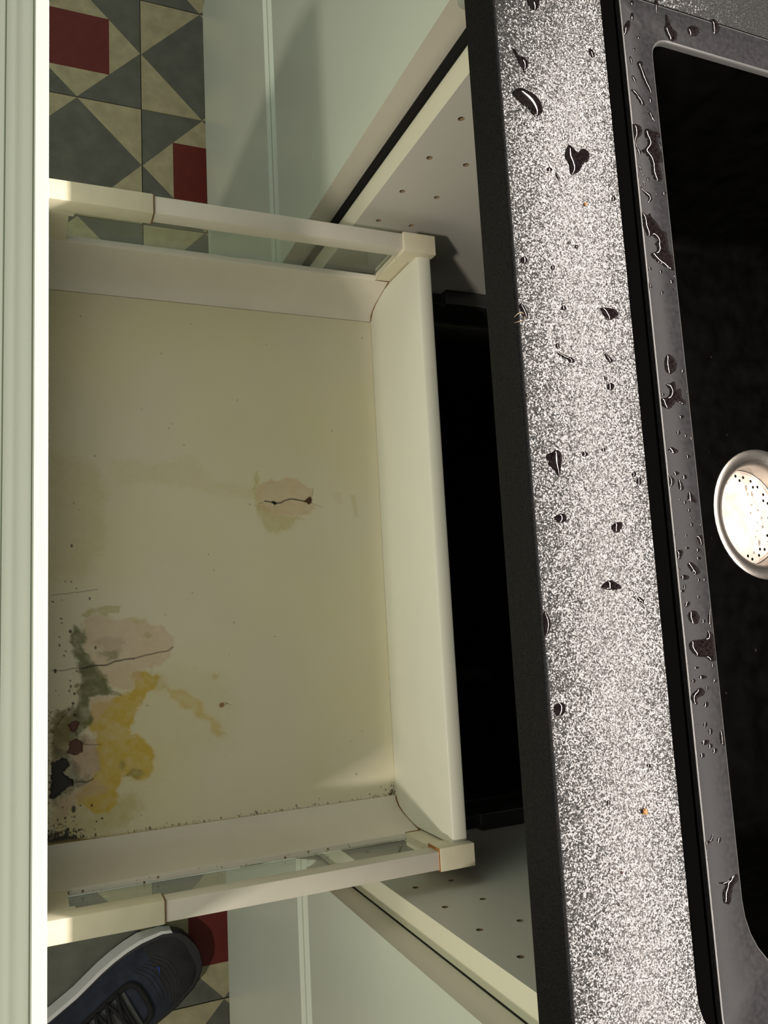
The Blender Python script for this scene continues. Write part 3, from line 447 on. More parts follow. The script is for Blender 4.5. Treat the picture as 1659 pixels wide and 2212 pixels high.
STAINS = (
  ('p',((-155.6,9.2),(-148.5,42.6),(-124.3,53.8),(-75.9,49.7),(-48.6,34.7),(-49.3,9.4)),(0.52,0.45,0.14),0.30,16),
  ('p',((-148.9,57.8),(-149.9,93.1),(-157.2,125.8),(-134.2,150.4),(-130.5,189.2),(-117.4,188.8),(-125.4,133.4),(-133.1,92.9),(-128.5,61.5)),(0.52,0.45,0.14),0.18,10),
  ('p',((-295.8,8.3),(-299.4,39.5),(-230.6,31.6),(-148,23.9),(-147.5,8.5)),(0.5,0.43,0.17),0.1,20),
  ('p',((54.9,10.3),(29.6,32.1),(26.6,88.8),(37.9,146.1),(68.6,164.6),(103.9,156.2),(111.8,101.4),(131.2,91.4),(151.4,80.3),(165.6,49.7),(162.3,10.4)),(0.5,0.43,0.17),0.16,30),
  ('p',((131.5,11.6),(129.3,34.4),(133.1,73.8),(143.4,80.4),(157.4,65.5),(160.7,34.3),(161.2,11.7)),(0.5,0.43,0.17),0.55,12),
  ('p',((32.7,74.9),(32,84.6),(37.2,97.1),(46.5,89.9),(53,82.9),(61,78.7),(68.8,73.1),(79.7,71.7),(87.2,78.4),(95,86.5),(103.7,90.2),(113.2,89.6),(121.9,82),(121.2,71.2),(117.2,65.9),(127.2,59.2),(136.7,60.4),(143.6,52.5),(139.8,34.4),(129.6,26.7),(117,42.2),(98.8,46.2),(82.3,43.7),(70.8,37.2),(57.5,39.9),(52.5,61.2),(45.3,74.8)),(0.56,0.40,0.055),0.92,5),
  ('p',((46,101.1),(49.1,113.8),(58.1,126.6),(70.4,136.5),(81.2,145),(93.2,149.8),(93.2,143.2),(80.4,136.2),(70.8,124.9),(61,110.8),(53.3,103.8)),(0.56,0.41,0.08),0.55,6),
  ('p',((32.3,88.7),(37.4,99.9),(47.6,103.9),(48.5,96.9),(45,88.6)),(0.5,0.385,0.1),0.4,8),
  ('e',((40.6,143.1),(40.8,146),(42.8,143)),(0.5,0.385,0.1),0.5,2),
  ('p',((-11.9,32.3),(-16.3,42.9),(-13.3,61.7),(-11.3,86.6),(-5.7,99.2),(4.9,107.5),(13.7,109.1),(20.7,107.2),(27.2,97.2),(28.1,88.8),(31.6,79.1),(38.7,80.3),(45.1,72.1),(42.6,58.5),(33.5,47.9),(21.9,40.1),(10.6,37.5),(-0.7,33.6)),(0.60,0.42,0.28),0.52,4),
  ('p',((51.8,37.3),(49.1,53.1),(53.9,61.1),(61.4,53.1),(71.3,42.4),(65.5,38.5)),(0.62,0.44,0.3),0.55,6),
  ('p',((101.8,25.5),(90.1,28.1),(81.4,34.6),(84.9,42.4),(97.6,48.2),(112.2,46.1),(117.1,37),(111.3,28.1)),(0.45,0.31,0.22),0.75,5),
  ('p',((131.7,12.9),(122.7,24.2),(117,42.2),(126.3,52.6),(130.3,42.1),(132.2,26.7),(149.7,11.6)),(0.5,0.36,0.25),0.6,7),
  ('p',((-18.7,34.9),(-24,42.9),(-26.7,53.7),(-25.3,63.5),(-18.9,62.5),(-14.8,53.6),(-18.1,42.9),(-14.4,37.6)),(0.42,0.38,0.12),0.6,3),
  ('p',((-14.1,68.6),(-14.5,79.6),(-13.1,88),(-10.3,86.5),(-10.5,75.4)),(0.5,0.42,0.16),0.5,3),
  ('p',((-8,27),(-4.9,33.6),(10.5,36.1),(22,41.4),(33.9,53.3),(45.3,57.2),(49.1,53.1),(49.3,39.9),(57.2,36),(66,43.8),(72.4,39.8),(78.4,32),(82.7,21.7),(84.7,15.4),(73.8,12.8),(64.2,24.3),(54,30.8),(40.6,33.4),(26.8,32.2),(15.5,27),(1.6,25.7)),(0.15,0.15,0.055),0.85,5),
  ('p',((62.9,10.3),(61.1,19.2),(69.8,26.9),(85.6,24.3),(98.7,21.7),(100,10.3)),(0.25,0.19,0.03),0.75,6),
  ('p',((16.8,46.7),(12.2,50.7),(12,58.8),(13.7,64.2),(19.1,61.4),(21.4,53.3)),(0.17,0.17,0.07),0.6,4),
  ('p',((2.6,42.8),(-1,53.5),(5.4,67),(15.1,64.2),(11.5,50.7)),(0.42,0.32,0.24),0.45,6),
  ('e',((1.6,86.4),(1.7,89.2),(4.4,86.3)),(0.4,0.3,0.12),0.5,2),
  ('p',((117.1,65.2),(113.4,74),(112.4,82.1),(117,80.7),(120.9,73.9),(120.2,68.5)),(0.17,0.17,0.07),0.5,4),
  ('e',((107.5,64),(107.9,67.3),(110.9,64)),(0.17,0.17,0.07),0.4,4),
  ('e',((39.6,29.3),(39.8,31.6),(41.6,29.3)),(0.17,0.17,0.07),0.8,1.5),
  ('p',((88.4,12.8),(95,24.3),(103.7,30.6),(114.4,31.9),(116.5,43.5),(123.2,28),(128.6,19.2),(131.5,11.6)),(0.09,0.085,0.05),0.6,7),
  ('p',((60.3,11.5),(56.4,26.9),(65.2,34.6),(78.4,32),(86.7,34.6),(99.1,25.5),(94.9,11.6)),(0.12,0.11,0.045),0.55,6),
  ('p',((47,28.2),(38,34.7),(24.1,32.2),(21.7,37.4),(36.4,50.6),(45.2,55.8),(47.7,61.2),(51.5,65.2),(47.5,50.5),(50.5,37.3)),(0.13,0.13,0.05),0.7,3),
  ('p',((99.9,9.1),(98.1,16.6),(98.3,21.1),(102.9,24.2),(105.9,21.7),(107.6,19.2),(113.4,23.6),(116.5,26.8),(120.8,24.9),(122.2,20.4),(126.8,15.4),(128,12.2),(127.3,9.1)),(0.006,0.006,0.005),1,1),
  ('p',((70.7,21.7),(68.5,26.9),(69,32),(74.3,30.7),(77.4,28.1),(75,24.3)),(0.085,0.03,0.015),1,0.8),
  ('p',((63.1,26.9),(62.7,30.1),(65.4,30.1),(65.2,27.5)),(0.085,0.03,0.015),1,0.8),
  ('p',((84.2,23.6),(81.4,28.8),(86.7,33.9),(93.3,33.2),(96.8,28.7),(93.4,21.7)),(0.085,0.03,0.015),1,0.8),
  ('p',((162.8,9.2),(158.5,10.4),(157.2,19.1),(160,29.2),(162.8,39.4),(164.2,47.1),(165.6,31.7),(165.6,19.1)),(0.006,0.006,0.005),0.9,2),
  ('l',((25.9,9.6),(26.5,17.9),(25.8,27),(26.4,36.1)),(0.012,0.012,0.008),0.75,0.45),
  ('l',((26.3,34.8),(24.5,42.7),(24.8,52.7),(22.4,58.7),(20.9,66.9),(20.7,75.1)),(0.012,0.012,0.008),0.97,0.9),
  ('l',((20.7,75.1),(18.6,84.8),(16.8,94.6),(16.2,103),(13.3,108.1)),(0.012,0.012,0.008),0.85,0.55),
  ('l',((-35.8,9.5),(-36.4,19.2),(-36.9,29.7),(-38.3,37.7),(-39,45.7)),(0.012,0.012,0.008),0.6,0.4),
  ('l',((117.7,24.2),(117.1,31.9),(118.5,37),(116.4,42.2)),(0.012,0.012,0.008),0.9,0.6),
  ('l',((87.3,33.9),(88.9,39.7),(88.8,47.6)),(0.012,0.012,0.008),0.7,0.4),
  ('l',((49.3,39.9),(44.7,50.5),(47.7,61.2),(50,64.5)),(0.17,0.17,0.07),0.7,0.5),
  ('l',((77.4,28.8),(81.5,29.4)),(0.012,0.012,0.008),0.9,0.5),
  ('l',((69.9,14.1),(65,17.9),(58.3,25.6),(53.7,26.9)),(0.012,0.012,0.008),0.8,0.4),
  ('p',((-139.1,181.4),(-141.6,189.4),(-117,183.1),(-102.8,188.2),(-88.7,195.6),(-87.9,202.8),(-91,217.5),(-99.7,230.2),(-102.9,209.8),(-109.2,197.9),(-117,186.2)),(0.5,0.43,0.14),0.5,6),
  ('p',((-118.6,184.7),(-131.3,188.3),(-136.2,198.9),(-138.1,211.1),(-139.8,223.5),(-136,230.8),(-129.6,235.6),(-127.2,240.9),(-121.5,240.3),(-115.8,235),(-111,243.2),(-104.5,236.2),(-102.1,224.5),(-104.5,209.9),(-106,200.2),(-106.8,192.3),(-112.3,186.1)),(0.6,0.43,0.24),0.55,4),
  ('p',((-124.5,279.8),(-124.6,286.8),(-102.2,287.4),(-102.2,281.3),(-117.9,281.2)),(0.5,0.43,0.17),0.3,3),
  ('p',((-124.3,264.2),(-124.4,270.2),(-112.8,268.8),(-112.8,264.5)),(0.5,0.43,0.17),0.2,4),
  ('l',((-113.5,188.5),(-115.9,194.6)),(0.012,0.012,0.008),0.5,0.3),
  ('l',((-116.1,194.2),(-115.7,197.4),(-114.4,203),(-114.8,208.6),(-116.8,213.6),(-118.3,218.6),(-118,223.5),(-116.6,232.5)),(0.012,0.012,0.008),0.97,0.9),
  ('p',((-114.9,199.8),(-116.4,203),(-114.4,206.2),(-113.2,203.1)),(0.006,0.006,0.005),1,0.5),
  ('p',((-116.8,231.6),(-119.5,235.2),(-121.1,240.3),(-115.1,239.3),(-113.7,235.8)),(0.085,0.03,0.015),1,0.5),
  ('l',((-120.7,240.1),(-128.9,241.9)),(0.012,0.012,0.008),0.6,0.35),
  ('l',((-115,238.3),(-112.7,244.1),(-111.1,250.8)),(0.012,0.012,0.008),0.4,0.3),
  ('l',((-113.6,202.9),(-110.8,203)),(0.012,0.012,0.008),0.6,0.3),
  ('e',((65.8,149.1),(66,151.3),(66.8,149)),(0.25,0.12,0.03),0.9,1.5),
  ('l',((65.9,147.6),(63.9,152.1),(66.9,157.2)),(0.25,0.12,0.03),0.6,0.4),
)
SPECKS = (
  (9.2,198.9,0.5),
  (-182.2,107.8,0.5),
  (-76.6,25.6,0.9),
  (160.2,213.5,0.8),
  (-154.7,44.5,0.35),
  (157.1,235.5,0.4),
  (139.9,272.5,0.4),
  (2.1,311,0.5),
  (154.6,296.4,0.5),
  (157.7,301,0.45),
  (151.9,308.5,0.5),
  (161.7,303.1,0.6),
  (164.4,285.1,0.4),
  (161.9,288,0.35),
  (159.3,100,0.4),
  (160.1,163.1,0.35),
  (-33.6,125.3,0.25),
  (-4.9,24.4,1.46),
  (-15.8,17.3,0.97),
  (-12.2,17.7,0.81),
  (-0.7,16,0.81),
  (6.1,16,0.65),
  (11.2,20.8,0.65),
  (14.7,19.5,0.81),
  (26.8,12.8,1.3),
  (28,29.3,0.97),
  (35.5,24.3,0.65),
  (46.3,27.6,0.97),
  (53.9,26.3,1.3),
  (58.4,23,0.97),
  (58.6,14.7,0.81),
  (-46.6,20.5,0.65),
  (-46.2,25.1,0.65),
  (-40.4,29.1,0.49),
  (-31.6,39.6,0.65),
  (-30.2,10.8,0.97),
  (-31.3,17.9,0.49),
  (9.7,44.1,0.81),
  (138.1,26.7,2.11),
  (135.7,18.5,0.81),
  (135.9,31.8,0.81),
  (137,40.6,0.81),
  (155,21.7,1.94),
  (152.7,22.3,1.3),
  (155.6,27.3,0.97),
  (148.4,48.5,1.3),
  (144.1,27.4,0.65),
  (147.3,26.7,0.81),
  (143.8,25.5,0.65),
  (144.2,20.4,0.81),
  (154.9,16.6,0.97),
  (155.6,12.9,0.81),
  (163.6,64.1,0.81),
  (161.4,86.2,0.81),
  (160.5,43.3,0.81),
  (170.7,10.4,0.81),
)

# ------------------------------------------------------------------ setting: floor of cement tiles, wall behind the worktop
T = 0.20278; TX = -0.87248; TY = 0.1561
mb = MB(); mb.box(-2.2, 1.6, -1.4, 0.9, -0.03, -0.004)
floor = tag(mb.build('floor', M['grout'], origin=(0, 0, 0)), kind='structure')


def tile_mesh(kind):
    h = T / 2 - 0.0007; q = T / 4; o = MB()
    V = [(-h, -h), (0, -h), (h, -h), (h, 0), (h, h), (0, h), (-h, h), (-h, 0), (-q, -q), (q, -q), (q, q), (-q, q)]
    corner, diamond = (1, 0) if kind == 'A' else (0, 1)
    v3 = [(x, y, 0.0) for x, y in V]
    for k, (a, b, c) in enumerate(((7, 0, 1), (1, 2, 3), (3, 4, 5), (5, 6, 7))):
        o.cur = corner; o.add(v3, [(a, b, c)])
    if kind == 'A':
        for a, b, c in ((7, 1, 8), (1, 3, 9), (3, 5, 10), (5, 7, 11)):
            o.cur = diamond
        o.cur = 0
        for f in ((8, 1, 9), (9, 3, 10), (10, 5, 11), (11, 7, 8)): o.add(v3, [f])
        o.cur = 2; o.add(v3, [(8, 9, 10, 11)])
    else:
        o.cur = 1; o.add(v3, [(1, 3, 5, 7)])
    o.cur = corner
    low = [(x, y, -0.004) for x, y in V[:8]]
    o.add(v3[:8] + low, [(i, (i + 1) % 8, 8 + (i + 1) % 8, 8 + i) for i in range(8)])
    me = bpy.data.meshes.new('tile')
    me.from_pydata(o.v, [], o.f)
    for k in ('cream_tile', 'grey_tile', 'red_tile'): me.materials.append(M[k])
    me.polygons.foreach_set('material_index', o.mi)
    bm = bmesh.new(); bm.from_mesh(me)
    bmesh.ops.remove_doubles(bm, verts=bm.verts, dist=1e-6)
    bmesh.ops.recalc_face_normals(bm, faces=bm.faces)
    bm.to_mesh(me); bm.free()
    return me

tm = {k: tile_mesh(k) for k in 'AB'}
rng = random.Random(4)
for i in range(-5, 10):
    for j in range(-6, 3):
        # tile whose corner nearest (0,0) index is (TX + i*T, TY + j*T)
        k = 'A' if (i + j) % 2 == 0 else 'B'
        o = bpy.data.objects.new('tile', tm[k])
        o.parent = floor
        o.location = (TX + (i + 0.5) * T, TY + (j + 0.5) * T, rng.uniform(-0.0005, 0.0005))
        o.rotation_euler = (0, 0, (rng.randrange(4)) * math.pi / 2)
        COL.objects.link(o)

mb = MB(); mb.box(-2.2, 1.6, 0.885, 0.985, -0.03, 2.5)
tag(mb.build('wall_back', M['wall'], origin=(0, 0.9, 0)), kind='structure')  # unseen wall, added to keep sink and water reflections dark

# ------------------------------------------------------------------ cabinets
XC = -0.0695               # middle of the drawer
PL0, PL1 = -0.3797, -0.3599   # left side panel of the sink cabinet
PR0, PR1 = 0.2164, 0.2374
YC0 = 0.264; YB = 0.86; ZT = 0.93; ZP = 0.10


def mould(mb, x0, x1, z0, z1, yb, prof):
    rs = []
    for t, d in prof:
        rs.append([(x0 + d, yb - t, z0 + d), (x1 - d, yb - t, z0 + d), (x1 - d, yb - t, z1 - d), (x0 + d, yb - t, z1 - d)])
    mb.rings(rs, cap0=True, cap1=True)

PROF = [(0, 0.0004), (0.0004, 0), (0.0051, 0), (0.0055, 0.0006), (0.0058, 0.0048), (0.0063, 0.0036), (0.0070, 0.0056), (0.0080, 0.0072), (0.0092, 0.0092), (0.0119, 0.0130), (0.0122, 0.0170), (0.0140, 0.0200), (0.0168, 0.0238), (0.0172, 0.0275), (0.0178, 0.0262), (0.0195, 0.0290), (0.0216, 0.0325)]


def slab_front(mb, x0, x1, z0, z1, yb, prof, k):
    """front whose top and bottom edges are profiled, with plain vertical edges"""
    loop = [(yb - t, z0 + d * k) for t, d in prof] + [(yb - t, z1 - d * k) for t, d in prof[::-1]]
    mb.cur = 0
    mb.rings([[(x, y, z) for y, z in loop] for x in (x0, x1)])
    mb.cur = 1
    for x in (x0, x1): mb.add([(x, y, z) for y, z in loop], [tuple(range(len(loop)))])


def side_panel(mb, x0, x1, inner, holes):
    """board with drilled shelf holes in its inner face"""
    outer = [(YC0, ZP), (YB, ZP), (YB, ZT), (YC0, ZT)]
    hs = [[(cy + 0.0026 * math.cos(a), cz + 0.0026 * math.sin(a)) for a in [2 * math.pi * k / 12 for k in range(12)]] for cy, cz in holes]
    V, F = plate2d(outer, hs)
    xi, xo = (x1, x0) if inner > 0 else (x0, x1)
    mb.cur = 0
    mb.add([(xi, y, z) for y, z in V], F)
    q = [(xo, y, z) for y, z in outer]; qi = [(xi, y, z) for y, z in outer]
    mb.add(q, [(0, 1, 2, 3)])
    mb.add(q + qi, [(1, 2, 6, 5), (2, 3, 7, 6), (0, 1, 5, 4)])
    mb.cur = 1
    mb.add(q + qi, [(3, 0, 4, 7)])
    mb.cur = 2
    for h in hs:
        n = len(h); xd = xi - (0.009 if inner > 0 else -0.009)
        mb.rings([[(xi, y, z) for y, z in h], [(xd, y, z) for y, z in h]], cap1=True)


holes = []
for k in range(-9, 2):
    z = 0.8245 - 0.0526 * (-k)
    if 0.16 < z < 0.9: holes += [(0.2830, z), (0.3158, z)]
cab = empty('base_cabinet', (XC, 0.55, 0.0), 'white sink base cabinet with drilled side panels, open under the black worktop', 'cabinet')
mb = MB(); side_panel(mb, PL0, PL1, 1, holes); mb.build('side_panel', [M['melamine'], M['edge_band'], M['hole']], cab)
mb = MB(); side_panel(mb, PR0, PR1, -1, holes); mb.build('side_panel', [M['melamine'], M['edge_band'], M['hole']], cab)
mb = MB(); mb.box(PL1, PR0, YC0, YB, ZP, ZP + 0.018); mb.build('bottom_panel', M['shade_black'], cab)
mb = MB(); mb.box(PL1, PR0, YB - 0.006, YB, ZP + 0.018, ZT); mb.build('back_panel', M['shade_black'], cab)
mb = MB(); mb.box(PL0, PR1, 0.31, 0.326, 0.0, ZP); mb.build('plinth', M['plinth'], cab)
for s, xw in ((1, PL1), (-1, PR0)):
    mb = MB()
    mb.box(min(xw, xw + s * 0.012), max(xw, xw + s * 0.012), YC0 + 0.004, YB - 0.05, 0.500, 0.532)
    mb.box(min(xw, xw + s * 0.020), max(xw, xw + s * 0.020), YC0 + 0.004, YB - 0.08, 0.496, 0.500)
    mb.box(min(xw, xw + s * 0.016), max(xw, xw + s * 0.016), YC0 + 0.15, YB - 0.05, 0.532, 0.545)
    mb.build('drawer_runner', M['runner'], cab, bevel=0.0008, seg=1)
# lower drawer of the same cabinet, closed
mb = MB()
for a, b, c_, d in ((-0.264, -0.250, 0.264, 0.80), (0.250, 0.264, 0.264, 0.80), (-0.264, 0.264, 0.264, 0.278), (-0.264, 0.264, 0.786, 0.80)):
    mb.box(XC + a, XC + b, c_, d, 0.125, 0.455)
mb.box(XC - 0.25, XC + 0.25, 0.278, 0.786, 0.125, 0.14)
mb.build('lower_drawer_box', M['shade_black'], cab)
mb = MB(); slab_front(mb, PL0, PR1 - 0.004, ZP, 0.481, 0.2611, PROF, 0.5); mb.build('lower_drawer_front', [M['front_white'], M['front_edge']], cab, smooth='auto')


def neighbour(name, xa, xb, label, yb):
    c = empty(name, ((xa + xb) / 2, 0.55, 0.0), label, 'cabinet')
    mb = MB()
    ia, ib = xa + 0.0095, xb - 0.0095
    for x in (ia, ib - 0.018): mb.box(x, x + 0.018, YC0, YB, ZP, ZT)
    mb.box(ia, ib, YC0, YB, ZP, ZP + 0.018)
    mb.box(ia, ib, YB - 0.006, YB, ZP, ZT)
    mb.build('carcass', M['melamine'], c)
    mb = MB(); mb.box(ia, ib, 0.31, 0.326, 0, ZP); mb.build('plinth', M['plinth'], c)
    mb = MB(); slab_front(mb, xa, xb, 0.4845, 0.920, yb, PROF, 0.5); mb.build('upper_drawer_front', [M['front_white'], M['front_edge']], c, smooth='auto')
    mb = MB(); slab_front(mb, xa, xb, ZP, 0.481, yb, PROF, 0.5); mb.build('lower_drawer_front', [M['front_white'], M['front_edge']], c, smooth='auto')
    return c

left = neighbour('base_cabinet', -0.9890, -0.3887, 'closed greenish white cabinet left of the open drawer, beside the patterned tiles', 0.2611)
right = neighbour('base_cabinet', 0.2385, 0.8385, 'closed white cabinet right of the open drawer, beside the shoe', 0.2632)
# dark strip standing in for the shade in the gap between the left front and the sink cabinet
mb = MB(); mb.box(-0.3875, -0.3799, 0.2614, 0.2638, ZP, 0.92); mb.build('gap_shade', M['shade_black'], left)
# rubber stop pad on the edge of the left front
mb = MB()
rs = []
for t, s in ((0, 1), (0.0012, 1), (0.0018, 0.8)):
    rs.append([(-0.3887 + t, 0.2515 + (p[0]) * s, 0.9040 + (p[1]) * s) for p in rrect(-0.0080, 0.0080, -0.013, 0.013, 0.0070, 6)])
mb.rings(rs, cap1=True); mb.build('stop_pad', M['stop_pad'], left, smooth='auto')

# ------------------------------------------------------------------ worktop with cut-out, sink
WX0, WX1, WY0, WY1 = -1.35, 1.0, 0.2270, 0.884
ZC = 0.96; ZU = 0.9305
HX0, HX1, HY0, HY1 = -0.3632, 0.2225, 0.3018, 0.79
top = MB()
hole = rrect(HX0, HX1, HY0, HY1, [0.011, 0.030, 0.03, 0.03], 8)
rad = 0.0020
V, F = plate2d([(WX0, WY0 + rad), (WX1, WY0 + rad), (WX1, WY1), (WX0, WY1)], [hole])
top.add([(x, y, ZC) for x, y in V], F)
prof = [(WY0 + rad - rad * math.sin(a), ZC - rad + rad * math.cos(a)) for a in [math.pi / 2 * k / 5 for k in range(6)]] + [(WY0, ZU + 0.001), (WY0 + 0.001, ZU)]
top.cur = 1
top.rings([[(x, y, z) for y, z in prof] for x in (WX0, WX1)], closed=False)
top.add([(x, y, ZU) for x, y in plate2d([(WX0, WY0 + 0.001), (WX1, WY0 + 0.001), (WX1, WY1), (WX0, WY1)], [hole])[0]], plate2d([(WX0, WY0 + 0.001), (WX1, WY0 + 0.001), (WX1, WY1), (WX0, WY1)], [hole])[1])
top.rings([[(x, y, ZC) for x, y in hole], [(x, y, ZU) for x, y in hole]])
worktop = top.build('worktop', [M['worktop'], M['worktop_edge']], smooth='auto', origin=(0, 0.55, ZU))
tag(worktop, 'dark granular composite worktop with a shiny front strip and black front edge', 'worktop')

sink = empty('kitchen_sink', (XC, 0.55, 0.757), 'black inset sink with flat grey rim and deep black basin', 'sink')
ZR = 0.9605; ZF = 0.757
RX0, RX1, RY0, RY1 = -0.3622, 0.2215, 0.3155, 0.785
BX0, BX1, BY0, BY1 = -0.3380, 0.1985, 0.3378, 0.735
NR = 8
def loopz(x0, x1, y0, y1, rr, z): return [(x, y, z) for x, y in rrect(x0, x1, y0, y1, rr, NR)]
rim = MB()
ro = rrect(RX0 + 0.001, RX1 - 0.001, RY0 + 0.001, RY1 - 0.001, [0.004, 0.014, 0.02, 0.02], NR)
fb = 0.0012
ri = rrect(BX0 - fb, BX1 + fb, BY0 - fb, BY1 + fb, [0.012 + fb, 0.046, 0.03, 0.03], NR)
V, F = plate2d(ro, [ri])
rim.add([(x, y, ZR) for x, y in V], F)
def rl(d, z): return loopz(RX0 + d, RX1 - d, RY0 + d, RY1 - d, [0.005 - d, 0.015 - d, 0.021 - d, 0.021 - d], z)
rim.cur = 1
rim.rings([rl(0.001, ZR), rl(0.0002, ZR - 0.00022)])
rim.cur = 0
rim.rings([rl(0.0002, ZR - 0.00022), rl(0, ZR - 0.001), rl(0, ZR - 0.012)])
rim.cur = 1
def bl(d, z, cr=(0.012, 0.045, 0.03, 0.03)): return loopz(BX0 + d, BX1 - d, BY0 + d, BY1 - d, [max(0.002, c - d) for c in cr], z)
rim.rings([bl(-fb, ZR), bl(-fb * 0.4, ZR - fb * 0.25), bl(0, ZR - fb), bl(0, ZR - 0.004)])
rim.build('rim', [M['rim'], M['rim_glint']], sink, smooth='auto')
bas = MB()
rs = [bl(0, ZR - 0.004), bl(0.001, 0.80)]
for k in range(0, 7):
    a = math.pi / 2 * k / 6; rr = 0.014
    d = 0.002 + rr - rr * math.cos(a); rs.append(bl(d, ZF + rr - rr * math.sin(a), (0.020, 0.045, 0.03, 0.03)))
bas.rings(rs)
fl = [(p[0], p[1]) for p in rs[-1]]
DX, DY, DR = -0.0785, 0.6135, 0.0605
ring = lambda r, n=48: [(DX + r * math.cos(2 * math.pi * k / n), DY + r * math.sin(2 * math.pi * k / n)) for k in range(n)]
V, F = plate2d(fl, [ring(DR - 0.010)])
bas.add([(x, y, ZF) for x, y in V], F)
bas.build('basin', M['basin'], sink, smooth='auto')
sl = MB()
V, F = plate2d(rrect(HX0, HX1, HY0, HY1, [0.011, 0.030, 0.03, 0.03], NR), [rrect(RX0, RX1, RY0, RY1, [0.005, 0.015, 0.021, 0.021], NR)])
sl.add([(x, y, 0.9572) for x, y in V], F)
so = sl.build('seal', M['seal'], sink); so['label'] = 'black sealant in the gap around the rim'
# bead of the seal, a soft round cord beside the worktop edge
sb = MB(); sb.tube([(x, 0.3034, 0.9573) for x in (-0.352, -0.2, 0.0, 0.2)], 0.0016, 8); sb.build('seal_bead', M['seal'], sink, smooth=True)

def lathe(mb, prof, n=48, cx=DX, cy=DY):
    mb.rings([[(cx + r * math.cos(2 * math.pi * k / n), cy + r * math.sin(2 * math.pi * k / n), z) for k in range(n)] for r, z in prof])
fl_ = MB()
lathe(fl_, [(DR, ZF), (DR, ZF + 0.0010), (DR - 0.001, ZF + 0.0018), (DR - 0.006, ZF + 0.0018), (DR - 0.0115, ZF - 0.0008), (DR - 0.0140, ZF - 0.0040), (DR - 0.0148, ZF - 0.010), (DR - 0.0155, ZF - 0.045)])
fl_ = fl_.build('drain_flange', M['steel'], sink, smooth='auto')
fl_['label'] = 'brushed steel drain ring'
bk = MB(); bk.cur = 0
zb_ = 0.7300
hs = []
for r, n, ph in ((0.0405, 26, 0.0), (0.0365, 26, 0.12)):
    for k in range(n):
        a = 2 * math.pi * k / n + ph
        if (r < 0.038) and k % 2: continue
        hs.append([(DX + r * math.cos(a) + 0.0015 * math.cos(b), DY + r * math.sin(a) + 0.0015 * math.sin(b)) for b in [2 * math.pi * q / 10 for q in range(10)]])
V, F = plate2d(ring(0.0430), hs)
zz = lambda x, y: zb_ + 0.0012 * (1 - (math.hypot(x - DX, y - DY) / 0.0430) ** 2)
bk.add([(x, y, zz(x, y)) for x, y in V], F)
lathe(bk, [(0.0430, zb_), (0.0440, zb_ + 0.0008), (0.0443, zb_ + 0.0035), (0.0449, zb_ + 0.0040), (0.0451, zb_ + 0.0034), (0.0450, zb_ - 0.002)])
bk.cur = 1
for h in hs: bk.rings([[(x, y, zz(x, y)) for x, y in h], [(x, y, zz(x, y) - 0.002) for x, y in h]])
bko = bk.build('strainer_basket', [M['basket'], M['black_hole']], sink, smooth='auto')
bko['label'] = 'pale steel strainer plate with small round holes'
lo = MB(); lo.add([(x, y, zb_ - 0.012) for x, y in ring(0.0452)], [tuple(range(48))]); lo.build('drain_outlet', M['black_hole'], sink)

# ------------------------------------------------------------------ the open drawer
DZ = 0.57
drawer = empty('drawer', (XC, 0.155, 0.55), 'open white under-sink drawer with glass sides and a mouldy stained base', 'drawer')
YI = 0.0037; YK = 0.3110
mb = MB(); slab_front(mb, -0.3800, 0.2345, 0.4845, 0.920, YI, [(t * 1.13, d) for t, d in PROF], 1.0)
front = mb.build('drawer_front', [M['front_white'], M['front_edge']], drawer, smooth='auto')


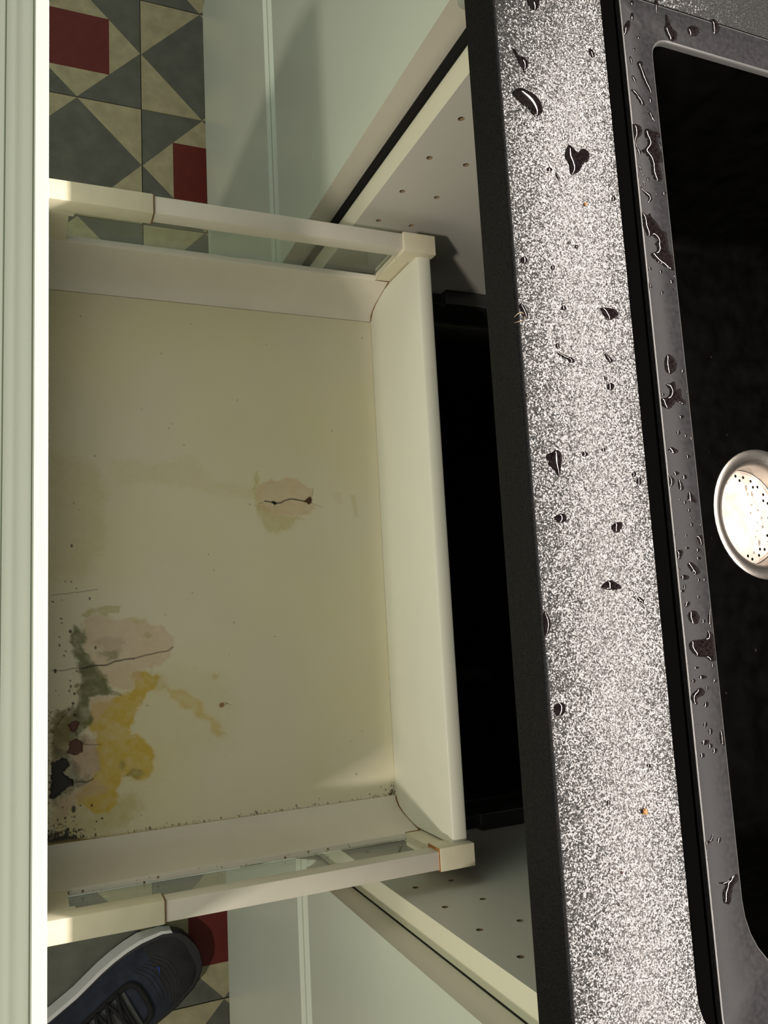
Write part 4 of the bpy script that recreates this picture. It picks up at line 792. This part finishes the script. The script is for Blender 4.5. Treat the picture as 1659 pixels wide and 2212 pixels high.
def side(s):
    X = lambda a: XC + s * a
    sd = MB()
    prof = [(0.2327, DZ - 0.0015), (0.2330, DZ), (0.2375, DZ + 0.0022), (0.2420, DZ + 0.0065), (0.2460, DZ + 0.0150), (0.2490, DZ + 0.0250), (0.2520, DZ + 0.0370), (0.2543, DZ + 0.0490), (0.2548, DZ + 0.0508), (0.2556, DZ + 0.0514), (0.2592, DZ + 0.0514), (0.2597, DZ + 0.0508), (0.2597, DZ + 0.046), (0.2652, DZ + 0.046), (0.2656, DZ + 0.040), (0.2690, DZ + 0.030), (0.2694, DZ + 0.028), (0.2694, DZ - 0.016), (0.2327, DZ - 0.016)]
    sd.rings([[(X(a), y, z) for a, z in prof] for y in (YI, YK + 0.013)], cap0=True, cap1=True)
    sd.build('side_wall', M['powder'], drawer, smooth='auto')
    g = MB(); g.box(min(X(0.2602), X(0.2647)), max(X(0.2602), X(0.2647)), 0.012, 0.296, DZ + 0.0465, 0.6800)
    g.build('glass_panel', M['glass'], drawer)
    rl_ = MB(); rl_.box(min(X(0.2545), X(0.2690)), max(X(0.2545), X(0.2690)), YI, 0.296, 0.6735, 0.6895)
    rail = rl_.build('rail', M['powder'], drawer, bevel=0.0012)
    sv = MB(); sv.box(min(X(0.2535), X(0.2698)), max(X(0.2535), X(0.2698)), YI + 0.0002, 0.0815, 0.6722, 0.6910)
    svo = sv.build('rail_sleeve', M['plastic'], rail, bevel=0.0012)
    gr = MB(); gr.box(min(X(0.2539), X(0.2694)), max(X(0.2539), X(0.2694)), 0.0815, 0.0822, 0.6726, 0.6904); gr.build('grime_line', M['grime'], rail)
    fp = MB()
    fp.box(min(X(0.2545), X(0.2690)), max(X(0.2545), X(0.2690)), YI, 0.0205, DZ + 0.0514, 0.6722)
    fp.box(min(X(0.2540), X(0.2694)), max(X(0.2540), X(0.2694)), YI, 0.0245, 0.6660, 0.6722)
    fp.build('front_bracket', M['plastic'], drawer, bevel=0.0006, seg=1)
    po = MB(); po.box(min(X(0.2545), X(0.2690)), max(X(0.2545), X(0.2690)), 0.2965, 0.3245, DZ + 0.0514, 0.6722)
    po.build('rear_post', M['plastic'], drawer, bevel=0.0008, seg=1)
    cp = MB(); cp.box(min(X(0.2520), X(0.2700)), max(X(0.2520), X(0.2700)), 0.2952, 0.3265, 0.6700, 0.6912)
    cp.build('corner_cap', M['plastic'], drawer, bevel=0.0007)
    if s > 0:
        gc = MB(); gc.box(X(0.2524), X(0.2696), 0.2947, 0.2953, 0.6705, 0.6906); gc.build('rust_line', M['rust'], rail)
    # dirt in the corner joints
    gm = MB()
    r = random.Random(7 if s < 0 else 8)
    jt = [(0.2333, DZ + 0.0008), (0.2375, DZ + 0.0026), (0.2420, DZ + 0.0070), (0.2460, DZ + 0.0155), (0.2490, DZ + 0.0255), (0.2520, DZ + 0.0375), (0.2540, DZ + 0.0490)]
    gm.tube([(X(a - 0.0001), YK - 0.0001, z) for a, z in jt], [0.0006, 0.0010, 0.0007, 0.0005, 0.0003, 0.0003, 0.0008], 6)
    gm.tube([(X(0.2544), y, DZ + 0.0512) for y in (YK - 0.0150, YK - 0.009, YK - 0.004, YK - 0.0005)], [0.0002, 0.0004, 0.0004, 0.0007], 6)
    if s > 0:
        for q in range(24):
            y = 0.02 + 0.26 * r.random() ** 1.6; a = r.uniform(0.2550, 0.2594); w = r.choice((0.0002, 0.0002, 0.0003, 0.0006))
            gm.box(X(a) - w, X(a) + w * r.uniform(1, 2), y - w, y + w, DZ + 0.0512, DZ + 0.0520)
    go = gm.build('grime', M['grime'], drawer); go['kind'] = 'stuff'

side(-1); side(1)
bk = MB()
aK = 0.2545
prof = [(YK, DZ - 0.012), (YK, 0.6805), (YK + 0.0006, 0.6824), (YK + 0.0022, 0.6834), (YK + 0.0118, 0.6834), (YK + 0.0134, 0.6824), (YK + 0.0140, 0.6805), (YK + 0.0140, DZ - 0.012)]
bk.rings([[(XC + a, y, z) for y, z in prof] for a in (-0.2530, 0.2530)], cap0=True, cap1=True)
bk.build('back_panel', M['back_board'], drawer, smooth='auto')


# drawer base with water damage: stains, mould and cracks that belong to the board itself
def value_noise(x, y, seed, octaves=4):
    out = np.zeros_like(x); amp = 1.0; tot = 0.0
    for o in range(octaves):
        r = np.random.RandomState(seed + o); g = r.rand(64, 64)
        xi = np.floor(x).astype(int); yi = np.floor(y).astype(int)
        fx = x - xi; fy = y - yi
        fx = fx * fx * (3 - 2 * fx); fy = fy * fy * (3 - 2 * fy)
        a = g[xi % 64, yi % 64]; b = g[(xi + 1) % 64, yi % 64]; c = g[xi % 64, (yi + 1) % 64]; d = g[(xi + 1) % 64, (yi + 1) % 64]
        out += amp * ((a * (1 - fx) + b * fx) * (1 - fy) + (c * (1 - fx) + d * fx) * fy)
        tot += amp; amp *= 0.55; x = x * 2.03 + 17.1; y = y * 2.03 + 9.7
    return out / tot


def seg_dist(px, py, pts, closed):
    d = np.full(px.shape, 1e9); ins = np.zeros(px.shape, bool)
    n = len(pts)
    for i in range(n if closed else n - 1):
        (ax, ay), (bx, by) = pts[i], pts[(i + 1) % n]
        ex, ey = bx - ax, by - ay
        t = np.clip(((px - ax) * ex + (py - ay) * ey) / max(ex * ex + ey * ey, 1e-9), 0, 1)
        d = np.minimum(d, np.hypot(px - ax - t * ex, py - ay - t * ey))
        if closed and ay != by:
            c = (ay > py) != (by > py)
            ins ^= c & (px < (bx - ax) * (py - ay) / (by - ay) + ax)
    return np.where(ins, -d, d) if closed else d


def stained_base():
    x0, x1, y0, y1 = -302.5, 163.5, 3.6, 311.0      # millimetres
    st = 0.65
    nx = int((x1 - x0) / st) + 1; ny = int((y1 - y0) / st) + 1
    gx, gy = np.meshgrid(np.linspace(x0, x1, nx), np.linspace(y0, y1, ny), indexing='ij')
    X = gx.ravel(); Y = gy.ravel(); Z = np.zeros_like(X)
    base = np.array((0.72, 0.675, 0.53))
    c = np.tile(base, (X.size, 1))
    c *= (0.97 + 0.06 * value_noise(X / 60, Y / 60, 3))[:, None]
    yl = value_noise(X / 90 + 5, Y / 90, 11)
    c[:, 2] *= 1 - 0.14 * np.clip((yl - 0.35) * 2, 0, 1)
    w1 = value_noise(X / 9, Y / 9, 21) - 0.5; w2 = value_noise(X / 9, Y / 9, 31) - 0.5
    n3 = value_noise(X / 5, Y / 5, 41); n4 = value_noise(X / 2.2, Y / 2.2, 51)
    for kind, pts, col, al, soft in STAINS:
        if kind == 'e':
            pc = pts[0]; rr = max(math.dist(pts[0], pts[1]), math.dist(pts[0], pts[2]))
            pts = tuple((pc[0] + rr * math.cos(a), pc[1] + rr * math.sin(a)) for a in [k * math.pi / 5 for k in range(10)])
        xs = [p[0] for p in pts]; ys = [p[1] for p in pts]
        mg = 26
        ix = np.nonzero((X > min(xs) - mg) & (X < max(xs) + mg) & (Y > min(ys) - mg) & (Y < max(ys) + mg))[0]
        px, py = X[ix], Y[ix]
        if kind == 'l':
            d = seg_dist(px + w1[ix] * 1.2, py + w2[ix] * 1.2, pts, False)
            k = np.clip(1.25 - d / (soft * 0.55 + 0.22), 0, 1)
            mk = al * k
            Z[ix] -= 0.0006 * k * (soft > 0.5)
            Z[ix] += 0.0010 * np.exp(-(d / 9.0) ** 2) * (soft > 0.8)
        else:
            wm = min(9.0, 2.2 * soft + 1.6)
            s = max(0.35, soft * 0.45); jg = 2.2 if soft <= 1.2 else s * 1.3
            d = seg_dist(px + w1[ix] * wm, py + w2[ix] * wm, pts, True) + (n4[ix] - 0.5) * jg
            mk = np.clip(0.5 - d / (2 * s), 0, 1); mk = mk * mk * (3 - 2 * mk)
            if soft > 2: mk *= 0.62 + 0.8 * (n3[ix] - 0.15)
            # drying rim along the outline
            mk = np.clip(mk * al * (1 + (0.22 * np.exp(-(np.minimum(d, 0) / (s * 1.5)) ** 2) if soft > 2 else 0)), 0, 1)
            if soft <= 1: Z[ix] -= 0.0008 * np.clip(-d, 0, 1)
        c[ix] = c[ix] * (1 - mk[:, None]) + np.array(col) * mk[:, None]
    # mould specks
    r = np.random.RandomState(5)
    sp = list(SPECKS)
    for k in range(90): sp.append((40 + r.rand() * 118, 4.5 + abs(r.randn()) * 9, 0.2 + 0.5 * r.rand() ** 3))
    for k in range(330): sp.append((163 - abs(r.randn()) * 5.5 - 0.5, 4.5 + abs(r.randn()) * 13, 0.25 + 0.75 * r.rand() ** 3))
    for k in range(90): sp.append((163 - abs(r.randn()) * 1.2, 4.5 + r.rand() * 300, 0.2 + 0.35 * r.rand() ** 2))
    for k in range(40): sp.append((163 - abs(r.randn()) * 4, 310 - abs(r.randn()) * 5, 0.2 + 0.5 * r.rand() ** 2))
    for k in range(30): sp.append((-302 + r.rand() * 460, 4 + r.rand() * 300, 0.2 + 0.15 * r.rand()))
    for (sx, sy, sr) in sp:
        i0 = max(0, int((sx - sr - 1.5 - x0) / (x1 - x0) * (nx - 1))); i1 = min(nx, int((sx + sr + 1.5 - x0) / (x1 - x0) * (nx - 1)) + 2)
        j0 = max(0, int((sy - sr - 1.5 - y0) / (y1 - y0) * (ny - 1))); j1 = min(ny, int((sy + sr + 1.5 - y0) / (y1 - y0) * (ny - 1)) + 2)
        if i1 <= i0 or j1 <= j0: continue
        ii, jj = np.meshgrid(np.arange(i0, i1), np.arange(j0, j1), indexing='ij'); q = (ii * ny + jj).ravel()
        d = np.hypot((X[q] - sx) * (1 + 0.5 * math.sin(sx * 7)), Y[q] - sy)
        k = np.clip(1.0 - (d - sr * 0.7) / (0.45), 0, 1)[:, None] * 0.93
        c[q] = c[q] * (1 - k) + np.array((0.02, 0.016, 0.01)) * k
    # grime line along the joints
    for dist, wd, col, am in ((X - x0, 0.9, (0.11, 0.07, 0.03), 0.85), (x1 - X, 0.8, (0.12, 0.09, 0.04), 0.7), (y1 - Y, 0.7, (0.22, 0.14, 0.06), 0.55), (Y - y0, 1.0, (0.03, 0.025, 0.02), 0.8)):
        k = (np.clip(1 - dist / wd, 0, 1) * am * (0.6 + 0.8 * n3))[:, None]; k = np.clip(k, 0, 1)
        c = c * (1 - k) + np.array(col) * k
    k = (np.clip(1 - (x1 - X) / 3.0, 0, 1) * 0.6 * np.clip(1 - Y / 220, 0, 1))[:, None]
    c = c * (1 - k) + np.array((0.42, 0.30, 0.04)) * k
    me = bpy.data.meshes.new('base_board')
    n = nx * ny
    me.vertices.add(n)
    ox, oy, oz = XC, 0.155, 0.55
    co = np.empty((n, 3)); co[:, 0] = X / 1000 - ox; co[:, 1] = Y / 1000 - oy; co[:, 2] = DZ + Z - oz
    me.vertices.foreach_set('co', co.ravel())
    a = (np.arange(nx - 1)[:, None] * ny + np.arange(ny - 1)[None, :]).ravel()
    quads = np.stack([a, a + ny, a + ny + 1, a + 1], 1).astype(np.int32)
    me.loops.add(quads.size); me.loops.foreach_set('vertex_index', quads.ravel())
    me.polygons.add(len(quads)); me.polygons.foreach_set('loop_start', np.arange(0, quads.size, 4, dtype=np.int32))
    me.polygons.foreach_set('use_smooth', np.ones(len(quads), bool))
    at = me.color_attributes.new('stain', 'FLOAT_COLOR', 'POINT')
    at.data.foreach_set('color', np.hstack([c, np.ones((n, 1))]).astype(np.float32).ravel())
    me.update(calc_edges=True)
    mt = mat('water_damaged_board', (0.7, 0.65, 0.47), 0.42, bump=0.00005, bscale=250)
    nt = mt.node_tree; an = nt.nodes.new('ShaderNodeVertexColor'); an.layer_name = 'stain'
    nt.links.new(an.outputs['Color'], nt.nodes['Principled BSDF'].inputs['Base Color'])
    me.materials.append(mt)
    o = bpy.data.objects.new('base_board', me); o.parent = drawer; o.location = (0, 0, 0)
    o['label'] = 'cream drawer base with yellow water stains, black mould and cracks'
    COL.objects.link(o)

stained_base()
mb = MB(); mb.box(XC - 0.2327, XC + 0.2327, YI, YK, DZ - 0.016, DZ - 0.0022); mb.build('base_core', M['melamine'], drawer)

# ------------------------------------------------------------------ water
def spline(pts, per=6):
    n = len(pts); out = []
    for i in range(n):
        p0, p1, p2, p3 = (np.array(pts[(i + k) % n]) for k in (-1, 0, 1, 2))
        for k in range(per):
            t = k / per
            out.append(0.5 * ((2 * p1) + (-p0 + p2) * t + (2 * p0 - 5 * p1 + 4 * p2 - p3) * t * t + (-p0 + 3 * p1 - 3 * p2 + p3) * t ** 3))
    return [tuple(p) for p in out]


def puddle(name, pts, z, ylim, seed, m_=None, slope=0.55, hmax=1.0, jag=0.18, cells=44):
    """water lying on a flat surface: outline in mm, domed by surface tension"""
    pl = spline(pts)
    xs = [p[0] for p in pl]; ys = [p[1] for p in pl]
    size = max(max(xs) - min(xs), max(ys) - min(ys))
    st = min(max(size / cells, 0.09), 0.30)
    nx = int((max(xs) - min(xs)) / st) + 7; ny = int((max(ys) - min(ys)) / st) + 7
    gx, gy = np.meshgrid(min(xs) - 3 * st + np.arange(nx) * st, min(ys) - 3 * st + np.arange(ny) * st, indexing='ij')
    rj = value_noise(gx * 1.3 + seed, gy * 1.3, 60) - 0.5
    d = seg_dist(gx + rj * jag, gy + (value_noise(gx * 1.3, gy * 1.3 + seed, 70) - 0.5) * jag, pl, True) + rj * jag * 1.5
    if ylim: d = np.where((gy < ylim[0]) | (gy > ylim[1]), np.maximum(d, 0.01), d)
    ins = d < 0
    if ins.sum() < 6: return None
    u = np.zeros_like(d)
    for it in range(int(min(260, 8 * max(nx, ny)))):
        v = u.copy()
        v[1:-1, 1:-1] = 0.25 * (u[2:, 1:-1] + u[:-2, 1:-1] + u[1:-1, 2:] + u[1:-1, :-2] + st * st)
        u = np.where(ins, v, 0)
    # width-scaled contact angle, flattened by gravity
    rr = max(0.3, math.sqrt(4 * u.max()))
    s = 2 * slope / rr
    h = hmax * (1 - np.exp(-u * s * rr ** 0.5 / hmax))
    vid = -np.ones(d.shape, int); V = []; F = []
    cx, cy = float(np.mean(gx[ins])), float(np.mean(gy[ins]))
    def vert(i, j):
        if vid[i, j] < 0:
            vid[i, j] = len(V); x, y = gx[i, j], gy[i, j]
            if not ins[i, j]:
                # pull rim vertices onto the outline
                g0 = (d[min(i + 1, nx - 1), j] - d[max(i - 1, 0), j]) / (2 * st); g1 = (d[i, min(j + 1, ny - 1)] - d[i, max(j - 1, 0)]) / (2 * st)
                gl = math.hypot(g0, g1)
                if gl > 0.2 and d[i, j] < 2 * st: x -= g0 / gl * d[i, j] * 0.9; y -= g1 / gl * d[i, j] * 0.9
                if ylim: y = min(max(y, ylim[0] - 0.3), ylim[1] + 0.3)
            V.append(((x - cx) / 1000, (y - cy) / 1000, (h[i, j] + 0.02) / 1000 if ins[i, j] else 0.00001))
        return int(vid[i, j])
    for i in range(nx - 1):
        for j in range(ny - 1):
            if ins[i, j] or ins[i + 1, j] or ins[i, j + 1] or ins[i + 1, j + 1]:
                if ins[i:i + 2, j:j + 2].sum() >= 1: F.append((vert(i, j), vert(i + 1, j), vert(i + 1, j + 1), vert(i, j + 1)))
    me = bpy.data.meshes.new(name)
    me.from_pydata(V, [], F)
    me.polygons.foreach_set('use_smooth', [True] * len(F))
    me.materials.append(m_ or M['water']); me.update()
    o = bpy.data.objects.new(name, me)
    o.location = (cx / 1000, cy / 1000, z)
    COL.objects.link(o)
    return o


def zone(x, what):
    if x < -0.27: return what + ' at the upper basin corner'
    if x < -0.19: return what + ' between upper basin corner and bright crumb' if 'worktop' in what else what + ' beside the branching puddle'
    if x < -0.125: return what + ' a little above the drain'
    if x < -0.06: return what + ' level with the upper half of the drain'
    if x < -0.005: return what + ' level with the lower half of the drain'
    if x < 0.06: return what + ' below the drain'
    return what + ' near the lower end'


for k, (lab, pts) in enumerate(WORKTOP_DROPS):
    o = puddle('water_puddle' if lab else 'water_drop', pts, ZC + 0.0001, (228.8, 301.0), k * 3.7, jag=0.5 if lab else 0.25)
    if o is None: continue
    if lab: tag(o, lab, 'water drop', 'water puddles on the worktop strip')
    else:
        zn = zone(o.location.x, 'worktop strip')
        tag(o, 'tiny dark water drop on the ' + zn, 'water drop', 'tiny drops on the ' + zn)
for k, (lab, pts) in enumerate(RIM_DROPS):
    ys = [p[1] for p in pts]
    o = puddle('water_puddle' if lab else 'water_drop', pts, ZR + 0.00005, (316.6, 336.4) if pts[0][0] > -336 else (316.6, 460), 500 + k * 2.9, jag=0.5 if lab else 0.2, slope=0.48 if lab else 0.40)
    if o is None: continue
    if lab: tag(o, lab, 'water drop', 'water puddles on the sink rim')
    else:
        zn = zone(o.location.x, 'sink rim')
        tag(o, 'tiny water drop on the ' + zn, 'water drop', 'tiny drops on the ' + zn)
# beads of water on the basin floor and on the strainer
r = random.Random(12)
for k in range(34):
    x = r.uniform(-0.30, 0.16); y = r.uniform(0.46, 0.70)
    if math.hypot(x - DX, y - DY) < 0.068: continue
    q = r.uniform(0.5, 1.3)
    pts = [(x * 1000 + q * math.cos(a) * r.uniform(0.8, 1.2), y * 1000 + q * math.sin(a) * r.uniform(0.8, 1.2)) for a in [2 * math.pi * i / 8 for i in range(8)]]
    o = puddle('water_drop', pts, ZF + 0.00005, None, 900 + k, cells=14)
    if o: tag(o, 'tiny water bead on the black basin floor', 'water drop', 'water beads on the basin floor')
BEADS = ((-107.5, 625.2), (-101.8, 626.2), (-101.9, 631.9), (-86.2, 637.1), (-78.4, 640.7), (-83.4, 627.2), (-69.9, 640.8), (-54.4, 634.1), (-45.4, 626.1), (-65.7, 633.0), (-91.0, 629.5), (-74.0, 634.5), (-60.5, 630.0))
for k, (x, y) in enumerate(BEADS):
    q = (2.0, 1.2, 1.6, 1.1, 1.4, 1.0, 1.5, 1.8, 1.3, 0.9, 1.0, 0.8, 0.9)[k]
    pts = [(x + q * (1.7 if k < 3 or k == 7 else 1) * math.cos(b), y + q * 0.8 * math.sin(b)) for b in [2 * math.pi * i / 8 for i in range(8)]]
    o = puddle('water_drop', pts, zz(x / 1000, y / 1000) + 0.00012, None, 950 + k, m_=M['clear_water'], cells=14, slope=0.55)
    if o: tag(o, 'clear water bead on the pale steel strainer', 'water drop', 'water beads on the strainer')

# ------------------------------------------------------------------ crumbs
def crumb(x, y, r_, m_, lab, seed):
    rr = random.Random(seed)
    bm = bmesh.new(); bmesh.ops.create_icosphere(bm, subdivisions=2, radius=r_)
    for v in bm.verts:
        v.co *= rr.uniform(0.55, 1.2); v.co.z = max(v.co.z * 0.7, -r_ * 0.35) + r_ * 0.35
    me = bpy.data.meshes.new('crumb'); bm.to_mesh(me); bm.free(); me.materials.append(m_)
    o = bpy.data.objects.new('crumb', me); o.location = (x, y, ZC); COL.objects.link(o)
    tag(o, lab, 'crumb', 'crumbs on the worktop')
crumb(-0.2221, 0.2775, 0.0011, M['crumb'], 'small yellow-orange crumb on the upper worktop strip', 1)
crumb(0.1015, 0.2796, 0.0017, M['crumb'], 'larger tan crumb on the lower worktop strip', 2)
crumb(0.1281, 0.2625, 0.0007, M['red_crumb'], 'tiny red-brown speck low on the worktop strip', 3)

fb_ = MB()
fb_.tube([(-0.1520, 0.2262, 0.9588), (-0.1535, 0.2275, 0.9606), (-0.1545, 0.2300, 0.9604), (-0.1530, 0.2322, 0.9603), (-0.1512, 0.2312, 0.9602)], 0.00022, 5)
fb_.tube([(-0.1490, 0.2262, 0.9586), (-0.1493, 0.2278, 0.9604), (-0.1500, 0.2300, 0.9603)], 0.00020, 5)
tag(fb_.build('fibre', M['fibre'], smooth=True), 'tiny curled pale fibre caught on the black front edge of the worktop', 'fibre')

# ------------------------------------------------------------------ the running shoe
M['mesh_upper'] = mat('navy_knit', (0.020, 0.026, 0.044), 0.85, noise=0.35, nscale=60, bump=0.0004, bscale=900)
M['toe_grey'] = mat('charcoal_knit', (0.026, 0.026, 0.029), 0.85, noise=0.25, nscale=40, bump=0.0004, bscale=900)
M['midsole'] = mat('white_foam', (0.62, 0.63, 0.62), 0.6, noise=0.05)
M['rubber'] = mat('black_rubber', (0.012, 0.012, 0.013), 0.6)
M['lace'] = mat('black_lace', (0.008, 0.008, 0.009), 0.85)
M['tongue'] = mat('grey_tongue', (0.075, 0.076, 0.078), 0.85, noise=0.2, nscale=200)
M['emblem'] = mat('blue_print', (0.02, 0.035, 0.22), 0.5)

shoe = empty('running_shoe', (0.50, 0.10, 0.0), 'dark navy running shoe with white midsole standing on tiles beside the drawer', 'shoe')
TOE = Vector((0.452, 0.212, 0)); AX = Vector((0.47, -0.883, 0)).normalized(); SD = Vector((-AX.y, AX.x, 0))   # SD: to the right of the walker
LEN = 0.29
PLAN = [(0, 0.0, 0.0), (0.004, 0.020, 0.018), (0.012, 0.033, 0.031), (0.03, 0.043, 0.043), (0.06, 0.049, 0.051), (0.09, 0.051, 0.053), (0.12, 0.048, 0.052), (0.16, 0.041, 0.047), (0.20, 0.038, 0.041), (0.24, 0.037, 0.037), (0.27, 0.032, 0.032), (0.285, 0.021, 0.021), (0.29, 0.0, 0.0)]
def plan(s):
    for (a, l, r_), (b, l2, r2) in zip(PLAN, PLAN[1:]):
        if s <= b:
            t = (s - a) / (b - a); return l + (l2 - l) * t, r_ + (r2 - r_) * t
    return 0, 0
HT = [(0, 0.030), (0.01, 0.043), (0.03, 0.055), (0.06, 0.063), (0.09, 0.070), (0.12, 0.080), (0.16, 0.096), (0.19, 0.108), (0.29, 0.112)]
def height(s):
    for (a, h), (b, h2) in zip(HT, HT[1:]):
        if s <= b: return h + (h2 - h) * (s - a) / (b - a)
    return HT[-1][1]
def sp(s, u, z): return TOE + AX * s + SD * u + Vector((0, 0, z))
SS = [0.0005, 0.002, 0.005, 0.010, 0.018, 0.03, 0.045, 0.06, 0.08, 0.10, 0.12, 0.14, 0.16, 0.18, 0.20, 0.22, 0.24, 0.26, 0.275, 0.284, 0.288, 0.2895]
def spring(s): return 0.012 * max(0, 1 - s / 0.09) ** 2
# sole: outsole rubber, midsole foam
def band(mb, z0, z1, grow0, grow1, flare=0.0):
    rs = []
    for z, g in ((z0, grow0 - 0.002), (z0 + 0.002, grow0), (z1 - 0.003, grow1), (z1, grow1 - 0.003)):
        lp = []
        for s in SS: lp.append(sp(s, -(plan(s)[0] + g + (flare * min(1, s / 0.06) * (1 - (z - z0) / (z1 - z0)) if s < 0.27 else 0)), z + spring(s)))
        for s in SS[::-1]: lp.append(sp(s, plan(s)[1] + g, z + spring(s)))
        rs.append(lp)
    mb.rings(rs, cap0=True, cap1=True)
mb = MB(); band(mb, 0.0, 0.006, 0.0, 0.001); mb.build('outsole', M['rubber'], shoe, smooth='auto')
mb = MB(); band(mb, 0.006, 0.034, 0.001, 0.005, 0.010)
nl = len(SS)
for q, f in enumerate(mb.f):
    c_ = sum((Vector(mb.v[i]) for i in f), Vector()) / len(f) - TOE
    mb.mi[q] = 1 if (c_.dot(AX) < 0.022 or c_.dot(SD) > 0.0) or len(f) > 4 else 0
mb.build('midsole', [M['midsole'], M['rubber']], shoe, smooth='auto')
# upper: one continuous surface, open at the collar
up = MB(); rs = []; NU = 28
def upper_pt(s, k, inset=0.0):
    l, r_ = plan(s); h = height(s) - inset; z0 = 0.028 + spring(s)
    a = math.pi * k / NU
    cx = math.cos(a); cz = math.sin(a)
    e = 0.62
    wx = (abs(cx) ** e) * (1 if cx > 0 else -1)
    wz = abs(cz) ** 0.75
    half = (r_ if cx > 0 else l) + 0.001
    u = half * wx * (1 - 0.22 * wz)
    return sp(s, u, z0 + (h - z0) * wz if h > z0 else z0)
for i, s in enumerate(SS):
    up.cur = 0
    rs.append([upper_pt(s, k) for k in range(NU + 1)])
for i in range(len(SS) - 1):
    for k in range(NU):
        sm = 0.5 * (SS[i] + SS[i + 1])
        open_ = 0.185 < sm < 0.268 and 8 <= k < NU - 8
        if open_: continue
        up.cur = 1 if sm < 0.055 else 0
        if sm < 0.005: up.cur = 2
        up.add([rs[i][k], rs[i][k + 1], rs[i + 1][k + 1], rs[i + 1][k]], [(0, 1, 2, 3)])
upo = up.build('upper', [M['mesh_upper'], M['toe_grey'], M['rubber']], shoe, smooth=True)
# knitted ridges over the toe
rg = MB()
for q in range(7):
    pts = []
    for t in range(17):
        k = 7 + 14 * t / 16; s = 0.052 + 0.0055 * q - 0.014 * math.sin(math.pi * t / 16)
        pts.append(upper_pt(s, k) + Vector((0, 0, 0.0002)))
    rg.tube(pts, 0.0007, 5)
rg.build('knit_ridges', M['toe_grey'], upo, smooth=True)
# tongue, eyestay and laces
tg = MB()
rs3 = []
for s in [0.104 + 0.0115 * q for q in range(10)]:
    w = 4.9 + 1.4 * min(1, (s - 0.104) / 0.05)
    rs3.append([upper_pt(s, 14 - w + 2 * w * t / 8) + Vector((0, 0, 0.0012 + 0.003 * math.sin(math.pi * t / 8))) for t in range(9)])
tg.rings(rs3, closed=False); tgo = tg.build('tongue', M['tongue'], shoe, smooth=True)
ey = MB(); pts = []
def edge(s): return 5.2 + 1.4 * min(1, max(0, (s - 0.104)) / 0.05)
for s in [0.206 - 0.0102 * q for q in range(11)]: pts.append(upper_pt(s, 14 - edge(s)) + Vector((0, 0, 0.002)))
for t in range(1, 8):
    a = math.pi * t / 8; pts.append(upper_pt(0.102 - 0.016 * math.sin(a), 14 - 5.2 * math.cos(a)) + Vector((0, 0, 0.002)))
for s in [0.104 + 0.0102 * q for q in range(11)]: pts.append(upper_pt(s, 14 + edge(s)) + Vector((0, 0, 0.002)))
ey.tube(pts, 0.0040, 8); ey.build('eyestay', M['lace'], shoe, smooth=True)
lc = MB()
rows = [0.112, 0.128, 0.144, 0.160, 0.176, 0.192]
for a, b in zip(rows, rows[1:]):
    for sgn in (1, -1):
        pts = []
        for t in range(9):
            tt = t / 8; k = 14 + sgn * (edge(a) + 0.3) * (1 - 2 * tt)
            pts.append(upper_pt(a + (b - a) * tt, k) + Vector((0, 0, 0.004 + 0.005 * math.sin(math.pi * tt))))
        lc.tube(pts, 0.0027, 6)
lc.tube([upper_pt(rows[0], 14 - edge(rows[0]) + 2 * edge(rows[0]) * t / 8) + Vector((0, 0, 0.003 + 0.003 * math.sin(math.pi * t / 8))) for t in range(9)], 0.0027, 6)
# the bow
for sgn in (1, -1):
    pts = []
    for t in range(17):
        a = 2 * math.pi * t / 16
        pts.append(upper_pt(0.180 - 0.024 * math.sin(a) * 1.0, 14 + sgn * (3.2 - 3.2 * math.cos(a))) + Vector((0, 0, 0.010)))
    lc.tube(pts, 0.0025, 6)
lc.build('laces', M['lace'], shoe, smooth=True)
li = MB()
rs4 = [[upper_pt(s, k, 0.004) - Vector((0, 0, dz)) for k in range(8, NU - 7)] for s, dz in ((0.19, 0.006), (0.21, 0.03), (0.24, 0.034), (0.268, 0.008))]
li.rings(rs4, closed=False); li.build('lining', M['lace'], shoe, smooth=True)
# small blue mark printed on the toe: a curved tick
em = MB()
ctr = [(0.058, 17.3), (0.0555, 17.0), (0.0545, 16.4), (0.0560, 15.6), (0.0590, 14.8)]
wd = [0.0004, 0.0013, 0.0016, 0.0010, 0.0002]
va = []; vb = []
for (s, k), w in zip(ctr, wd):
    va.append(upper_pt(s - w, k) + Vector((0, 0, 0.0013))); vb.append(upper_pt(s + w, k) + Vector((0, 0, 0.0013)))
em.rings([va, vb], closed=False); em.build('emblem', M['emblem'], upo)
